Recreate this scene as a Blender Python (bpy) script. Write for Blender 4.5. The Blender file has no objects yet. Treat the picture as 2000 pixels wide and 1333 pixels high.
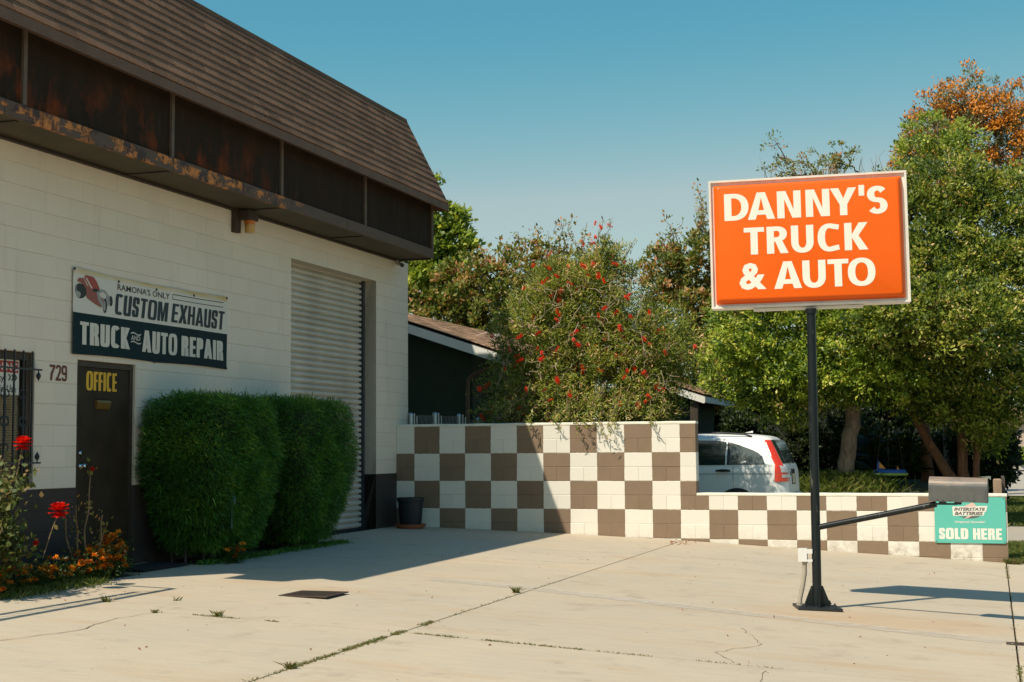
import bpy, math, random
import numpy as np
from mathutils import Vector, Matrix
from mathutils.geometry import tessellate_polygon

PI = math.pi
rng = np.random.default_rng(7)
random.seed(7)
S = bpy.context.scene
COL = S.collection

# ------------------------------------------------------------ camera
CAM = Vector((8.2784, -20.5795, 0.4618))
FW = Vector((-0.30943969, 0.9480382, 0.07396383))
RT = Vector((0.95047465, 0.31073579, -0.00641959))
UP = Vector((0.02906922, -0.06831427, 0.99724026))
cd = bpy.data.cameras.new('camera')
cd.sensor_width = 36.0
cd.lens = 2856.64 / 2000 * 36
cd.clip_start = 0.1
cd.clip_end = 2000
cam = bpy.data.objects.new('camera', cd)
COL.objects.link(cam)
cam.matrix_world = Matrix(((RT.x, UP.x, -FW.x, CAM.x), (RT.y, UP.y, -FW.y, CAM.y), (RT.z, UP.z, -FW.z, CAM.z), (0, 0, 0, 1)))
S.camera = cam

# ------------------------------------------------------------ light
SUN_D = Vector((0.375, 0.67, -1.0)).normalized()
EL = math.asin(-SUN_D.z)
w = bpy.data.worlds.new('World')
S.world = w
w.use_nodes = True
nt = w.node_tree
bg = nt.nodes['Background']
sky = nt.nodes.new('ShaderNodeTexSky')
sky.sky_type = 'NISHITA'
sky.sun_disc = False
sky.sun_elevation = EL
sky.sun_rotation = math.atan2(-SUN_D.x, -SUN_D.y)
sky.altitude = 400
sky.air_density = 1.0
sky.dust_density = 0.5
sky.ozone_density = 6.0
sep = nt.nodes.new('ShaderNodeSeparateColor')
cmb = nt.nodes.new('ShaderNodeCombineColor')
nt.links.new(sky.outputs[0], sep.inputs[0])
def wm(op, a, b):
    m = nt.nodes.new('ShaderNodeMath'); m.operation = op
    for i_, v_ in enumerate((a, b)):
        if isinstance(v_, (int, float)): m.inputs[i_].default_value = v_
        else: nt.links.new(v_, m.inputs[i_])
    return m.outputs[0]
# film-like response of the photograph: reds fall off in the deep part of the sky
r3_ = wm('MULTIPLY', wm('POWER', sep.outputs[0], 3.0), 0.37)
rr_ = wm('MINIMUM', wm('MAXIMUM', r3_, wm('MULTIPLY', sep.outputs[0], 0.66)), wm('ADD', wm('MULTIPLY', sep.outputs[0], 0.55), 2.1))
nt.links.new(rr_, cmb.inputs[0])
nt.links.new(wm('MINIMUM', wm('MULTIPLY', sep.outputs[1], 1.20), wm('ADD', wm('MULTIPLY', sep.outputs[1], 0.6), 2.15)), cmb.inputs[1])
nt.links.new(wm('MULTIPLY', wm('POWER', sep.outputs[2], 0.45), 2.02), cmb.inputs[2])
nt.links.new(cmb.outputs[0], bg.inputs[0])
bg.inputs[1].default_value = 0.125
sl = bpy.data.lights.new('sun', 'SUN')
sl.energy = 4.9
sl.angle = math.radians(0.55)
sl.color = (1.0, 0.91, 0.76)
so = bpy.data.objects.new('sun', sl)
COL.objects.link(so)
so.rotation_euler = SUN_D.to_track_quat('-Z', 'Y').to_euler()
vs = S.view_settings
vs.view_transform = 'Standard'
vs.look = 'None'
vs.exposure = 0.0
vs.gamma = 1.0
vs.use_curve_mapping = False

# ------------------------------------------------------------ materials
def srgb(r, g, b):
    f = lambda c: ((c / 255 + 0.055) / 1.055) ** 2.4 if c > 10 else c / 255 / 12.92
    return (f(r), f(g), f(b), 1)

def newmat(name):
    m = bpy.data.materials.new(name)
    m.use_nodes = True
    n = m.node_tree.nodes
    return m, m.node_tree, n['Principled BSDF']

def noise(nt, scale, detail=4, rough=0.55, vec=None, stretch=None):
    t = nt.nodes.new('ShaderNodeTexNoise')
    t.inputs['Scale'].default_value = scale
    t.inputs['Detail'].default_value = detail
    t.inputs['Roughness'].default_value = rough
    g = nt.nodes.new('ShaderNodeNewGeometry')
    v = g.outputs['Position'] if vec is None else vec
    if stretch:
        mp = nt.nodes.new('ShaderNodeMapping')
        mp.inputs['Scale'].default_value = stretch
        nt.links.new(v, mp.inputs['Vector'])
        v = mp.outputs[0]
    nt.links.new(v, t.inputs['Vector'])
    return t.outputs['Fac']

def ramp(nt, fac, stops):
    r = nt.nodes.new('ShaderNodeValToRGB')
    e = r.color_ramp.elements
    while len(e) < len(stops):
        e.new(0.5)
    for i, (p, c) in enumerate(stops):
        e[i].position = p
        e[i].color = c if len(c) == 4 else (*c, 1)
    nt.links.new(fac, r.inputs[0])
    return r.outputs[0]

def mixc(nt, fac, a, b, mode='MIX'):
    m = nt.nodes.new('ShaderNodeMix')
    m.data_type = 'RGBA'
    m.blend_type = mode
    for sock, v in ((0, fac), (6, a), (7, b)):
        if isinstance(v, (int, float)):
            m.inputs[sock].default_value = v
        elif isinstance(v, (tuple, list)):
            m.inputs[sock].default_value = v if len(v) == 4 else (*v, 1)
        else:
            nt.links.new(v, m.inputs[sock])
    return m.outputs[2]

def math_(nt, op, a, b=None, c=None, clamp=False):
    m = nt.nodes.new('ShaderNodeMath')
    m.operation = op
    m.use_clamp = clamp
    for i, v in enumerate((a, b, c)):
        if v is None:
            continue
        if isinstance(v, (int, float)):
            m.inputs[i].default_value = v
        else:
            nt.links.new(v, m.inputs[i])
    return m.outputs[0]

def posxyz(nt):
    g = nt.nodes.new('ShaderNodeNewGeometry')
    s = nt.nodes.new('ShaderNodeSeparateXYZ')
    nt.links.new(g.outputs['Position'], s.inputs[0])
    return s.outputs

def bump(nt, bs, fac, strength=0.3, dist=0.01):
    b = nt.nodes.new('ShaderNodeBump')
    b.inputs['Strength'].default_value = strength
    b.inputs['Distance'].default_value = dist
    nt.links.new(fac, b.inputs['Height'])
    nt.links.new(b.outputs[0], bs.inputs['Normal'])

def rnd(nt, amount=0.1):
    """per-piece brightness factor from object and island random"""
    oi = nt.nodes.new('ShaderNodeObjectInfo')
    g = nt.nodes.new('ShaderNodeNewGeometry')
    s = math_(nt, 'ADD', oi.outputs['Random'], g.outputs['Random Per Island'])
    s = math_(nt, 'FRACT', s)
    return math_(nt, 'MULTIPLY_ADD', s, 2 * amount, 1 - amount)

def scalec(nt, col, fac):
    v = nt.nodes.new('ShaderNodeVectorMath')
    v.operation = 'SCALE'
    if isinstance(col, (tuple, list)):
        v.inputs[0].default_value = col[:3]
    else:
        nt.links.new(col, v.inputs[0])
    nt.links.new(fac, v.inputs['Scale'])
    return v.outputs[0]

def simple(name, col, rough=0.7, var=0.12, scale=6, metal=0.0, bmp=0.0, bscale=60, spec=0.5, coat=0.0, piece=0.0, stretch=None):
    m, nt, bs = newmat(name)
    f = noise(nt, scale, 5, stretch=stretch)
    c = ramp(nt, f, [(0.25, tuple(x * (1 - var) for x in col[:3])), (0.75, tuple(min(1, x * (1 + var)) for x in col[:3]))])
    if piece:
        c = scalec(nt, c, rnd(nt, piece))
    nt.links.new(c, bs.inputs['Base Color'])
    bs.inputs['Roughness'].default_value = rough
    bs.inputs['Metallic'].default_value = metal
    bs.inputs['Specular IOR Level'].default_value = spec
    bs.inputs['Coat Weight'].default_value = coat
    if bmp:
        bump(nt, bs, noise(nt, bscale, 4), bmp, 0.01)
    return m

M = {}
# painted block, cream
def block_mat(name, base, dirt, streak=0.25):
    m, nt, bs = newmat(name)
    big = noise(nt, 0.9, 4)
    fine = noise(nt, 38, 5, 0.7)
    c = mixc(nt, math_(nt, 'MULTIPLY', big, 0.30), base, dirt)
    st = noise(nt, 5.0, 5, 0.6, stretch=(1.0, 1.0, 0.12))
    st = ramp(nt, st, [(0.60, (0, 0, 0)), (0.80, (1, 1, 1))])
    c = mixc(nt, math_(nt, 'MULTIPLY', st, streak), c, dirt)
    sp = ramp(nt, noise(nt, 9.0, 6, 0.75), [(0.70, (0, 0, 0)), (0.76, (1, 1, 1))])
    c = mixc(nt, math_(nt, 'MULTIPLY', sp, streak * 1.2), c, tuple(x * 0.45 for x in dirt[:3]))
    xyz0 = posxyz(nt)
    low = math_(nt, 'MULTIPLY_ADD', xyz0[2], -3.2, -1.6, clamp=True)
    low = math_(nt, 'MULTIPLY', low, ramp(nt, noise(nt, 7, 5, 0.7), [(0.40, (0, 0, 0)), (0.65, (1, 1, 1))]))
    c = mixc(nt, math_(nt, 'MULTIPLY', low, 0.55), c, (0.16, 0.12, 0.08, 1))
    c = scalec(nt, c, rnd(nt, 0.025))
    nt.links.new(c, bs.inputs['Base Color'])
    bs.inputs['Roughness'].default_value = 0.75
    bump(nt, bs, fine, 0.35, 0.006)
    return m
CREAM = (0.85, 0.74, 0.595, 1)
BROWN = (0.185, 0.125, 0.088, 1)
M['cream_block'] = block_mat('cream_painted_block', CREAM, (0.44, 0.36, 0.25, 1), 0.30)
M['brown_block'] = block_mat('brown_painted_block', (0.045, 0.032, 0.026, 1), (0.05, 0.04, 0.03, 1), 0.1)
# checker painted block: paint laid out on a 0.4064 m grid over the wall
def checker_mat():
    m, nt, bs = newmat('checker_painted_block')
    xyz = posxyz(nt)
    wob = math_(nt, 'MULTIPLY_ADD', noise(nt, 14, 4, 0.7), 0.018, -0.009)
    ix = math_(nt, 'FLOOR', math_(nt, 'DIVIDE', math_(nt, 'ADD', xyz[0], wob), 0.4064))
    iz = math_(nt, 'FLOOR', math_(nt, 'DIVIDE', math_(nt, 'ADD', xyz[2], wob), 0.4064))
    par = math_(nt, 'FLOORED_MODULO', math_(nt, 'ADD', ix, iz), 2.0)
    big = noise(nt, 2.2, 4)
    white = mixc(nt, math_(nt, 'MULTIPLY', big, 0.2), (0.80, 0.755, 0.66, 1), (0.62, 0.55, 0.43, 1))
    brown = mixc(nt, noise(nt, 3.5, 5, 0.7), (0.280, 0.188, 0.118, 1), (0.190, 0.130, 0.084, 1))
    c = mixc(nt, par, white, brown)
    # chipped paint and splashed dirt near the pavement
    chip = ramp(nt, noise(nt, 11, 6, 0.8), [(0.675, (0, 0, 0)), (0.70, (1, 1, 1))])
    c = mixc(nt, math_(nt, 'MULTIPLY', chip, 0.55), c, (0.42, 0.34, 0.25, 1))
    low = math_(nt, 'MULTIPLY_ADD', xyz[2], -2.6, -1.7, clamp=True)
    low = math_(nt, 'MULTIPLY', low, ramp(nt, noise(nt, 8, 5, 0.75), [(0.42, (0, 0, 0)), (0.68, (1, 1, 1))]))
    c = mixc(nt, math_(nt, 'MULTIPLY', low, 0.85), c, (0.22, 0.15, 0.09, 1))
    c = scalec(nt, c, rnd(nt, 0.03))
    nt.links.new(c, bs.inputs['Base Color'])
    bs.inputs['Roughness'].default_value = 0.72
    bump(nt, bs, noise(nt, 42, 5, 0.7), 0.35, 0.006)
    return m
M['checker'] = checker_mat()
M['cap'] = simple('cap_paint', (0.80, 0.74, 0.60), 0.75, 0.10, 7, bmp=0.4, bscale=25)
# concrete
def concrete_mat(name, base, warm, stain=1.0):
    m, nt, bs = newmat(name)
    xyz = posxyz(nt)
    a = noise(nt, 0.55, 5, 0.6)
    c = mixc(nt, ramp(nt, a, [(0.35, (0, 0, 0)), (0.68, (1, 1, 1))]), base, warm)
    b = ramp(nt, noise(nt, 1.1, 6, 0.65, stretch=(0.5, 1.6, 1)), [(0.54, (0, 0, 0)), (0.74, (1, 1, 1))])
    c = mixc(nt, math_(nt, 'MULTIPLY', b, 0.50 * stain), c, (0.50, 0.32, 0.16, 1))
    d = ramp(nt, noise(nt, 2.6, 6, 0.7), [(0.56, (0, 0, 0)), (0.78, (1, 1, 1))])
    c = mixc(nt, math_(nt, 'MULTIPLY', d, 0.50 * stain), c, (0.27, 0.21, 0.15, 1))
    # warm rust bloom along the row below the sign post
    gx = math_(nt, 'DIVIDE', math_(nt, 'SUBTRACT', xyz[0], 7.3), 1.5)
    gy = math_(nt, 'DIVIDE', math_(nt, 'SUBTRACT', xyz[1], -7.35), 0.75)
    r2 = math_(nt, 'ADD', math_(nt, 'MULTIPLY', gx, gx), math_(nt, 'MULTIPLY', gy, gy))
    rb = math_(nt, 'SUBTRACT', 1.15, r2, clamp=True)
    rb = math_(nt, 'MULTIPLY', rb, ramp(nt, noise(nt, 1.8, 6, 0.65, stretch=(0.5, 2.2, 1)), [(0.30, (0.15, 0.15, 0.15)), (0.72, (1, 1, 1))]))
    c = mixc(nt, math_(nt, 'MULTIPLY', rb, 0.62), c, (0.52, 0.30, 0.13, 1))
    sp = ramp(nt, noise(nt, 16, 4, 0.8), [(0.72, (0, 0, 0)), (0.76, (1, 1, 1))])
    c = mixc(nt, math_(nt, 'MULTIPLY', sp, 0.35), c, (0.2, 0.15, 0.1, 1))
    oil = ramp(nt, noise(nt, 1.7, 3, 0.5), [(0.66, (0, 0, 0)), (0.74, (1, 1, 1))])
    oil = math_(nt, 'MULTIPLY', oil, ramp(nt, noise(nt, 9, 5, 0.7), [(0.45, (0, 0, 0)), (0.62, (1, 1, 1))]))
    c = mixc(nt, math_(nt, 'MULTIPLY', oil, 0.40 * stain), c, (0.17, 0.13, 0.09, 1))
    br = noise(nt, 6.0, 6, 0.7, stretch=(0.35, 2.6, 1))
    c = mixc(nt, 1.0, c, ramp(nt, br, [(0.3, (0.93, 0.93, 0.93)), (0.7, (1.05, 1.05, 1.05))]), 'MULTIPLY')
    c = scalec(nt, c, rnd(nt, 0.035))
    grain = noise(nt, 90, 4, 0.8)
    c = mixc(nt, 1.0, c, ramp(nt, grain, [(0.2, (0.90, 0.90, 0.90)), (0.8, (1.08, 1.08, 1.08))]), 'MULTIPLY')
    nt.links.new(c, bs.inputs['Base Color'])
    bs.inputs['Roughness'].default_value = 0.82
    bs.inputs['Specular IOR Level'].default_value = 0.3
    bump(nt, bs, noise(nt, 45, 5, 0.7), 0.22, 0.006)
    return m
M['concrete'] = concrete_mat('concrete_slab', (0.50, 0.425, 0.315, 1), (0.56, 0.46, 0.325, 1))
M['concrete_far'] = concrete_mat('concrete_walk', (0.42, 0.37, 0.30, 1), (0.46, 0.40, 0.31, 1), 0.6)
M['crack_dirt'] = simple('crack_dirt', (0.20, 0.15, 0.10), 0.95, 0.4, 20)
M['joint_dirt'] = simple('joint_dirt', (0.10, 0.075, 0.05), 0.95, 0.4, 20)
M['asphalt'] = simple('asphalt', (0.09, 0.085, 0.08), 0.9, 0.2, 20, bmp=0.3)
M['soil'] = simple('soil', (0.075, 0.052, 0.035), 0.95, 0.35, 9, bmp=0.8, bscale=25)
M['lawn_soil'] = simple('lawn_soil', (0.045, 0.052, 0.018), 0.95, 0.35, 3, bmp=0.5)
M['mortar'] = simple('painted_mortar', (0.52, 0.46, 0.36), 0.85, 0.1)
M['dark_mortar'] = simple('painted_dark_mortar', (0.06, 0.045, 0.035), 0.85, 0.1)
def worn(name, col, lo, hi, scale=7):
    m, nt, bs = newmat(name)
    bs.inputs['Base Color'].default_value = col
    bs.inputs['Roughness'].default_value = 0.8
    a = ramp(nt, noise(nt, scale, 6, 0.75), [(lo, (0, 0, 0)), (hi, (1, 1, 1))])
    nt.links.new(a, bs.inputs['Alpha'])
    return m
M['worn_white'] = worn('worn_white_paint', (0.62, 0.56, 0.46, 1), 0.30, 0.75)
M['faint_white'] = worn('faint_white_paint', (0.62, 0.57, 0.47, 1), 0.42, 0.80)
# roofing
def shingle_mat(name, base, dark, k=0.12):
    m, nt, bs = newmat(name)
    c = mixc(nt, noise(nt, 55, 4, 0.8), dark, base)
    patch = ramp(nt, noise(nt, 1.3, 5), [(0.4, (0.86, 0.86, 0.86)), (0.7, (1.08, 1.08, 1.08))])
    c = mixc(nt, 1.0, c, patch, 'MULTIPLY')
    c = scalec(nt, c, rnd(nt, k))
    nt.links.new(c, bs.inputs['Base Color'])
    bs.inputs['Roughness'].default_value = 0.95
    bs.inputs['Specular IOR Level'].default_value = 0.2
    bump(nt, bs, noise(nt, 160, 3, 0.8), 0.6, 0.004)
    return m
M['shingle'] = shingle_mat('brown_shingle', (0.31, 0.165, 0.092, 1), (0.15, 0.082, 0.048, 1), 0.22)
M['house_shingle'] = shingle_mat('tan_shingle', (0.72, 0.46, 0.29, 1), (0.50, 0.32, 0.20, 1), 0.2)
M['eave_brown'] = simple('eave_brown_paint', (0.15, 0.088, 0.055), 0.75, 0.2, 5, bmp=0.2)
def panel_mat():
    m, nt, bs = newmat('stained_panel')
    xyz = posxyz(nt)
    v = noise(nt, 3.2, 6, 0.7, stretch=(1, 1.1, 0.35))
    c = mixc(nt, v, (0.015, 0.009, 0.006, 1), (0.048, 0.032, 0.019, 1))
    rust = ramp(nt, noise(nt, 2.4, 6, 0.62, stretch=(1, 1.3, 0.8)), [(0.50, (0, 0, 0)), (0.70, (1, 1, 1))])
    left = math_(nt, 'MULTIPLY_ADD', xyz[1], -0.28, -1.0, clamp=True)
    lowz = math_(nt, 'MULTIPLY_ADD', xyz[2], -1.9, 7.9, clamp=True)
    f = math_(nt, 'MULTIPLY', math_(nt, 'MULTIPLY', rust, left), lowz)
    c = mixc(nt, math_(nt, 'MULTIPLY', f, 0.85), c, (0.24, 0.050, 0.010, 1))
    scr = ramp(nt, noise(nt, 16, 5, 0.7, stretch=(1, 1.2, 0.15)), [(0.6, (0, 0, 0)), (0.75, (1, 1, 1))])
    c = mixc(nt, math_(nt, 'MULTIPLY', scr, 0.22), c, (0.16, 0.13, 0.10, 1))
    nt.links.new(c, bs.inputs['Base Color'])
    bs.inputs['Roughness'].default_value = 0.8
    bs.inputs['Specular IOR Level'].default_value = 0.1
    bump(nt, bs, v, 0.15, 0.01)
    return m
M['panel'] = panel_mat()
def trim_mat():
    m, nt, bs = newmat('weathered_trim_wood')
    xyz = posxyz(nt)
    base = mixc(nt, noise(nt, 6, 5, 0.7, stretch=(1, 0.4, 2)), (0.075, 0.042, 0.024, 1), (0.13, 0.078, 0.045, 1))
    peel = ramp(nt, noise(nt, 3.4, 6, 0.6, stretch=(1, 0.8, 2.2)), [(0.46, (0, 0, 0)), (0.50, (1, 1, 1))])
    left = ramp(nt, math_(nt, 'MULTIPLY_ADD', xyz[1], -0.5, -2.1, clamp=True), [(0, (0, 0, 0)), (0.5, (1, 1, 1))])
    wood = mixc(nt, noise(nt, 9, 5, 0.7, stretch=(1, 0.3, 4)), (0.26, 0.065, 0.012, 1), (0.90, 0.33, 0.055, 1))
    dark = ramp(nt, noise(nt, 5, 6, 0.7), [(0.44, (0, 0, 0)), (0.54, (1, 1, 1))])
    wood = mixc(nt, dark, wood, (0.05, 0.025, 0.015, 1))
    c = mixc(nt, math_(nt, 'MULTIPLY', peel, left), base, wood)
    nt.links.new(c, bs.inputs['Base Color'])
    bs.inputs['Roughness'].default_value = 0.65
    bump(nt, bs, peel, 0.3, 0.004)
    return m
M['trim'] = trim_mat()
M['soffit'] = simple('soffit_panel', (0.062, 0.048, 0.020), 0.7, 0.25, 3)
M['soffit_batten'] = simple('soffit_batten', (0.030, 0.020, 0.014), 0.6, 0.2)
M['post_brown'] = simple('post_brown', (0.13, 0.09, 0.06), 0.7, 0.2)
# metals and small stuff
M['shutter'] = simple('shutter_slat', (0.54, 0.50, 0.42), 0.5, 0.22, 1.6, stretch=(1, 0.9, 0.35), piece=0.06)
M['black_metal'] = simple('black_metal', (0.018, 0.022, 0.026), 0.45, 0.3, 12)
M['navy_metal'] = simple('guide_rail_paint', (0.022, 0.030, 0.040), 0.5, 0.2)
def pole_mat():
    m, nt, bs = newmat('dark_pole_paint')
    sc = ramp(nt, noise(nt, 9, 6, 0.75, stretch=(2.5, 2.5, 0.5)), [(0.60, (0, 0, 0)), (0.68, (1, 1, 1))])
    c = mixc(nt, math_(nt, 'MULTIPLY', sc, 0.55), (0.008, 0.012, 0.013, 1), (0.17, 0.17, 0.15, 1))
    nt.links.new(c, bs.inputs['Base Color'])
    bs.inputs['Roughness'].default_value = 0.38
    bs.inputs['Specular IOR Level'].default_value = 0.35
    return m
M['pole'] = pole_mat()
M['steel'] = simple('galvanized_steel', (0.42, 0.46, 0.48), 0.35, 0.15, 9, metal=0.85)
M['chrome'] = simple('chrome', (0.75, 0.77, 0.78), 0.12, 0.05, metal=1.0)
M['white_box'] = simple('white_box_paint', (0.72, 0.70, 0.66), 0.6, 0.06, 9)
M['grey_conduit'] = simple('grey_conduit', (0.36, 0.31, 0.24), 0.7, 0.15)
M['grate'] = simple('rusty_grate', (0.085, 0.060, 0.042), 0.75, 0.3, 14, metal=0.3)
M['sign_orange'] = simple('sign_orange_plastic', (0.90, 0.125, 0.004), 0.34, 0.06, 1.8, spec=0.28)
M['sign_frame'] = simple('sign_white_frame', (0.76, 0.71, 0.62), 0.5, 0.13, 9, stretch=(1, 1, 0.4))
M['letter_white'] = simple('letter_cream', (0.86, 0.82, 0.70), 0.45, 0.02)
M['door_brown'] = simple('door_brown', (0.042, 0.030, 0.018), 0.6, 0.35, 3.5, bmp=0.15, spec=0.2)
M['frame_brown'] = simple('frame_brown', (0.050, 0.034, 0.022), 0.6, 0.2)
M['yellow_letter'] = simple('yellow_letter', (0.78, 0.43, 0.02), 0.5, 0.05)
M['number_brown'] = simple('number_brown', (0.14, 0.035, 0.018), 0.55, 0.1)
M['brass'] = simple('brass_mail_slot', (0.30, 0.18, 0.05), 0.4, 0.2, 9, metal=0.6)
M['banner_navy'] = simple('banner_navy', (0.006, 0.024, 0.028), 0.6, 0.1, spec=0.15)
def banner_mat():
    m, nt, bs = newmat('banner_white')
    xyz = posxyz(nt)
    f = math_(nt, 'MULTIPLY_ADD', xyz[2], 22.0, -48.6, clamp=True)
    f = math_(nt, 'MULTIPLY', f, ramp(nt, noise(nt, 2.2, 3), [(0.3, (0.35, 0.35, 0.35)), (0.6, (1, 1, 1))]))
    c = mixc(nt, f, (0.70, 0.655, 0.56, 1), (0.62, 0.43, 0.13, 1))
    nt.links.new(c, bs.inputs['Base Color'])
    bs.inputs['Roughness'].default_value = 0.5
    return m
M['banner_white'] = banner_mat()
M['print_navy'] = simple('print_navy', (0.008, 0.022, 0.030), 0.5, 0.05)
M['print_black'] = simple('print_black', (0.015, 0.014, 0.013), 0.5, 0.05)
M['print_cream'] = simple('print_cream', (0.68, 0.63, 0.53), 0.5, 0.05)
M['print_red'] = simple('print_red', (0.38, 0.055, 0.035), 0.5, 0.1)
M['print_red_dark'] = simple('print_red_dark', (0.30, 0.085, 0.06), 0.5, 0.1)
M['print_grey'] = simple('print_grey', (0.34, 0.33, 0.30), 0.5, 0.15)
M['teal_sign'] = simple('teal_sign_face', (0.115, 0.50, 0.405), 0.35, 0.04, 4)
M['print_pink'] = simple('faded_red_print', (0.74, 0.50, 0.42), 0.5, 0.05)
M['print_faded'] = simple('faded_grey_print', (0.13, 0.11, 0.10), 0.5, 0.05)
M['print_white'] = simple('print_white', (0.80, 0.77, 0.68), 0.5, 0.03)
M['warn_red'] = simple('warning_red', (0.50, 0.035, 0.02), 0.5, 0.05)
M['blind'] = simple('blind_slat', (0.62, 0.50, 0.30), 0.6, 0.15, 5)
M['dark_room'] = simple('dark_room', (0.02, 0.02, 0.018), 0.9, 0.1)
def glass_mat(name, col, rough=0.03, alpha=1.0):
    m, nt, bs = newmat(name)
    bs.inputs['Base Color'].default_value = col
    bs.inputs['Roughness'].default_value = rough
    bs.inputs['Specular IOR Level'].default_value = 0.9
    bs.inputs['Alpha'].default_value = alpha
    return m
M['window_glass'] = glass_mat('window_glass', (0.02, 0.025, 0.02, 1), 0.05, 0.12)
M['car_glass'] = glass_mat('car_glass', (0.015, 0.028, 0.026, 1), 0.08)
M['car_glass_side'] = glass_mat('car_side_glass', (0.085, 0.105, 0.095, 1), 0.06)
M['car_paint'] = simple('white_car_paint', (0.88, 0.86, 0.80), 0.35, 0.015, 2, coat=0.25)
M['car_black'] = simple('black_trim', (0.014, 0.015, 0.016), 0.5, 0.1)
M['tyre'] = simple('tyre_rubber', (0.022, 0.022, 0.022), 0.85, 0.2)
M['tail_red'] = simple('tail_lamp_red', (0.72, 0.045, 0.012), 0.15, 0.05, coat=0.5)
M['lamp_clear'] = simple('lamp_clear', (0.55, 0.53, 0.50), 0.15, 0.1, coat=0.5)
M['plate'] = simple('plate_cream', (0.55, 0.50, 0.33), 0.5, 0.1)
M['pot_black'] = simple('black_pot', (0.012, 0.016, 0.020), 0.5, 0.2)
M['terracotta'] = simple('terracotta', (0.35, 0.115, 0.05), 0.8, 0.15)
M['mat_black'] = simple('door_mat', (0.012, 0.012, 0.014), 0.95, 0.3, 40, bmp=0.5)
def mailbox_mat():
    m, nt, bs = newmat('weathered_mailbox')
    xyz = posxyz(nt)
    wr = noise(nt, 13, 6, 0.75, stretch=(0.4, 1, 3))
    f = ramp(nt, math_(nt, 'MULTIPLY_ADD', wr, 0.55, math_(nt, 'MULTIPLY_ADD', xyz[2], 2.6, -0.22)), [(0.36, (0, 0, 0)), (0.58, (1, 1, 1))])
    gr = mixc(nt, noise(nt, 22, 5, 0.8, stretch=(1, 1, 0.5)), (0.060, 0.063, 0.062, 1), (0.17, 0.165, 0.15, 1))
    c = mixc(nt, f, gr, (0.33, 0.24, 0.17, 1))
    nt.links.new(c, bs.inputs['Base Color'])
    bs.inputs['Roughness'].default_value = 0.5
    bs.inputs['Metallic'].default_value = 0.2
    return m
M['mailbox'] = mailbox_mat()
M['post_wood'] = simple('weathered_post_wood', (0.30, 0.21, 0.14), 0.85, 0.25, 8, stretch=(2, 2, 0.3), bmp=0.4)
M['olive_wall'] = simple('olive_stucco', (0.060, 0.066, 0.030), 0.9, 0.1, 8, bmp=0.5)
M['green_wall'] = simple('dark_green_siding', (0.030, 0.045, 0.024), 0.85, 0.12, 4, bmp=0.3)
M['house_white'] = simple('white_fascia', (0.74, 0.72, 0.66), 0.6, 0.05, 3)
M['vent_metal'] = simple('vent_metal', (0.40, 0.33, 0.27), 0.6, 0.1)
M['tan_wall'] = simple('tan_wall', (0.50, 0.38, 0.29), 0.85, 0.1)
M['teal_wall'] = simple('teal_wall', (0.10, 0.36, 0.30), 0.8, 0.1)
M['valve_teal'] = simple('valve_teal', (0.02, 0.07, 0.06), 0.5, 0.2)
M['cone_orange'] = simple('cone_orange', (0.80, 0.12, 0.02), 0.6, 0.05)
M['swing_blue'] = simple('toy_blue', (0.02, 0.10, 0.42), 0.5, 0.15, 12)
M['swing_green'] = simple('toy_green', (0.30, 0.42, 0.10), 0.5, 0.3, 12)
M['swing_orange'] = simple('toy_orange', (0.70, 0.28, 0.03), 0.5, 0.1)
M['rope'] = simple('dark_rope', (0.05, 0.04, 0.03), 0.9, 0.1)
M['amber_glass'] = simple('amber_lamp_glass', (0.60, 0.34, 0.10), 0.25, 0.15, 12)
M['lamp_orange'] = simple('lamp_orange_band', (0.62, 0.17, 0.02), 0.4, 0.1)
def bark(name, a, b):
    m, nt, bs = newmat(name)
    f = noise(nt, 7, 6, 0.7, stretch=(2, 2, 0.5))
    nt.links.new(ramp(nt, f, [(0.35, a), (0.65, b)]), bs.inputs['Base Color'])
    bs.inputs['Roughness'].default_value = 0.9
    bump(nt, bs, noise(nt, 20, 6, 0.7, stretch=(2, 2, 0.5)), 0.8, 0.03)
    return m
M['bark_pale'] = bark('pale_bark', (0.16, 0.11, 0.075, 1), (0.36, 0.27, 0.19, 1))
M['bark_orange'] = bark('cinnamon_bark', (0.10, 0.042, 0.018, 1), (0.24, 0.11, 0.05, 1))
M['bark_dark'] = bark('dark_bark', (0.05, 0.04, 0.03, 1), (0.12, 0.09, 0.07, 1))
M['dry_twig'] = bark('dry_twig', (0.30, 0.22, 0.14, 1), (0.50, 0.40, 0.28, 1))
M['cane'] = bark('rose_cane', (0.14, 0.09, 0.045, 1), (0.30, 0.20, 0.11, 1))
def leaf_mat(name, stops, trans=0.35, rough=0.45, k=1.0):
    stops = [(p, tuple(min(.9, x * k) for x in c)) for p, c in stops]
    m, nt, bs = newmat(name)
    at = nt.nodes.new('ShaderNodeAttribute')
    at.attribute_name = 'tint'
    c = ramp(nt, at.outputs['Fac'], stops)
    nt.links.new(c, bs.inputs['Base Color'])
    bs.inputs['Roughness'].default_value = rough
    bs.inputs['Specular IOR Level'].default_value = 0.35
    tr = nt.nodes.new('ShaderNodeBsdfTranslucent')
    nt.links.new(mixc(nt, 1.0, c, (1.5, 1.35, 0.6, 1), 'MULTIPLY'), tr.inputs[0])
    mx = nt.nodes.new('ShaderNodeMixShader')
    mx.inputs[0].default_value = trans
    out = nt.nodes['Material Output']
    nt.links.new(bs.outputs[0], mx.inputs[1])
    nt.links.new(tr.outputs[0], mx.inputs[2])
    nt.links.new(mx.outputs[0], out.inputs[0])
    return m
M['leaf_privet'] = leaf_mat('leaf_privet', [(0, (0.018, 0.038, 0.005)), (0.38, (0.075, 0.112, 0.010)), (0.8, (0.18, 0.215, 0.022)), (1, (0.30, 0.27, 0.06))], k=2.4)
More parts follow.
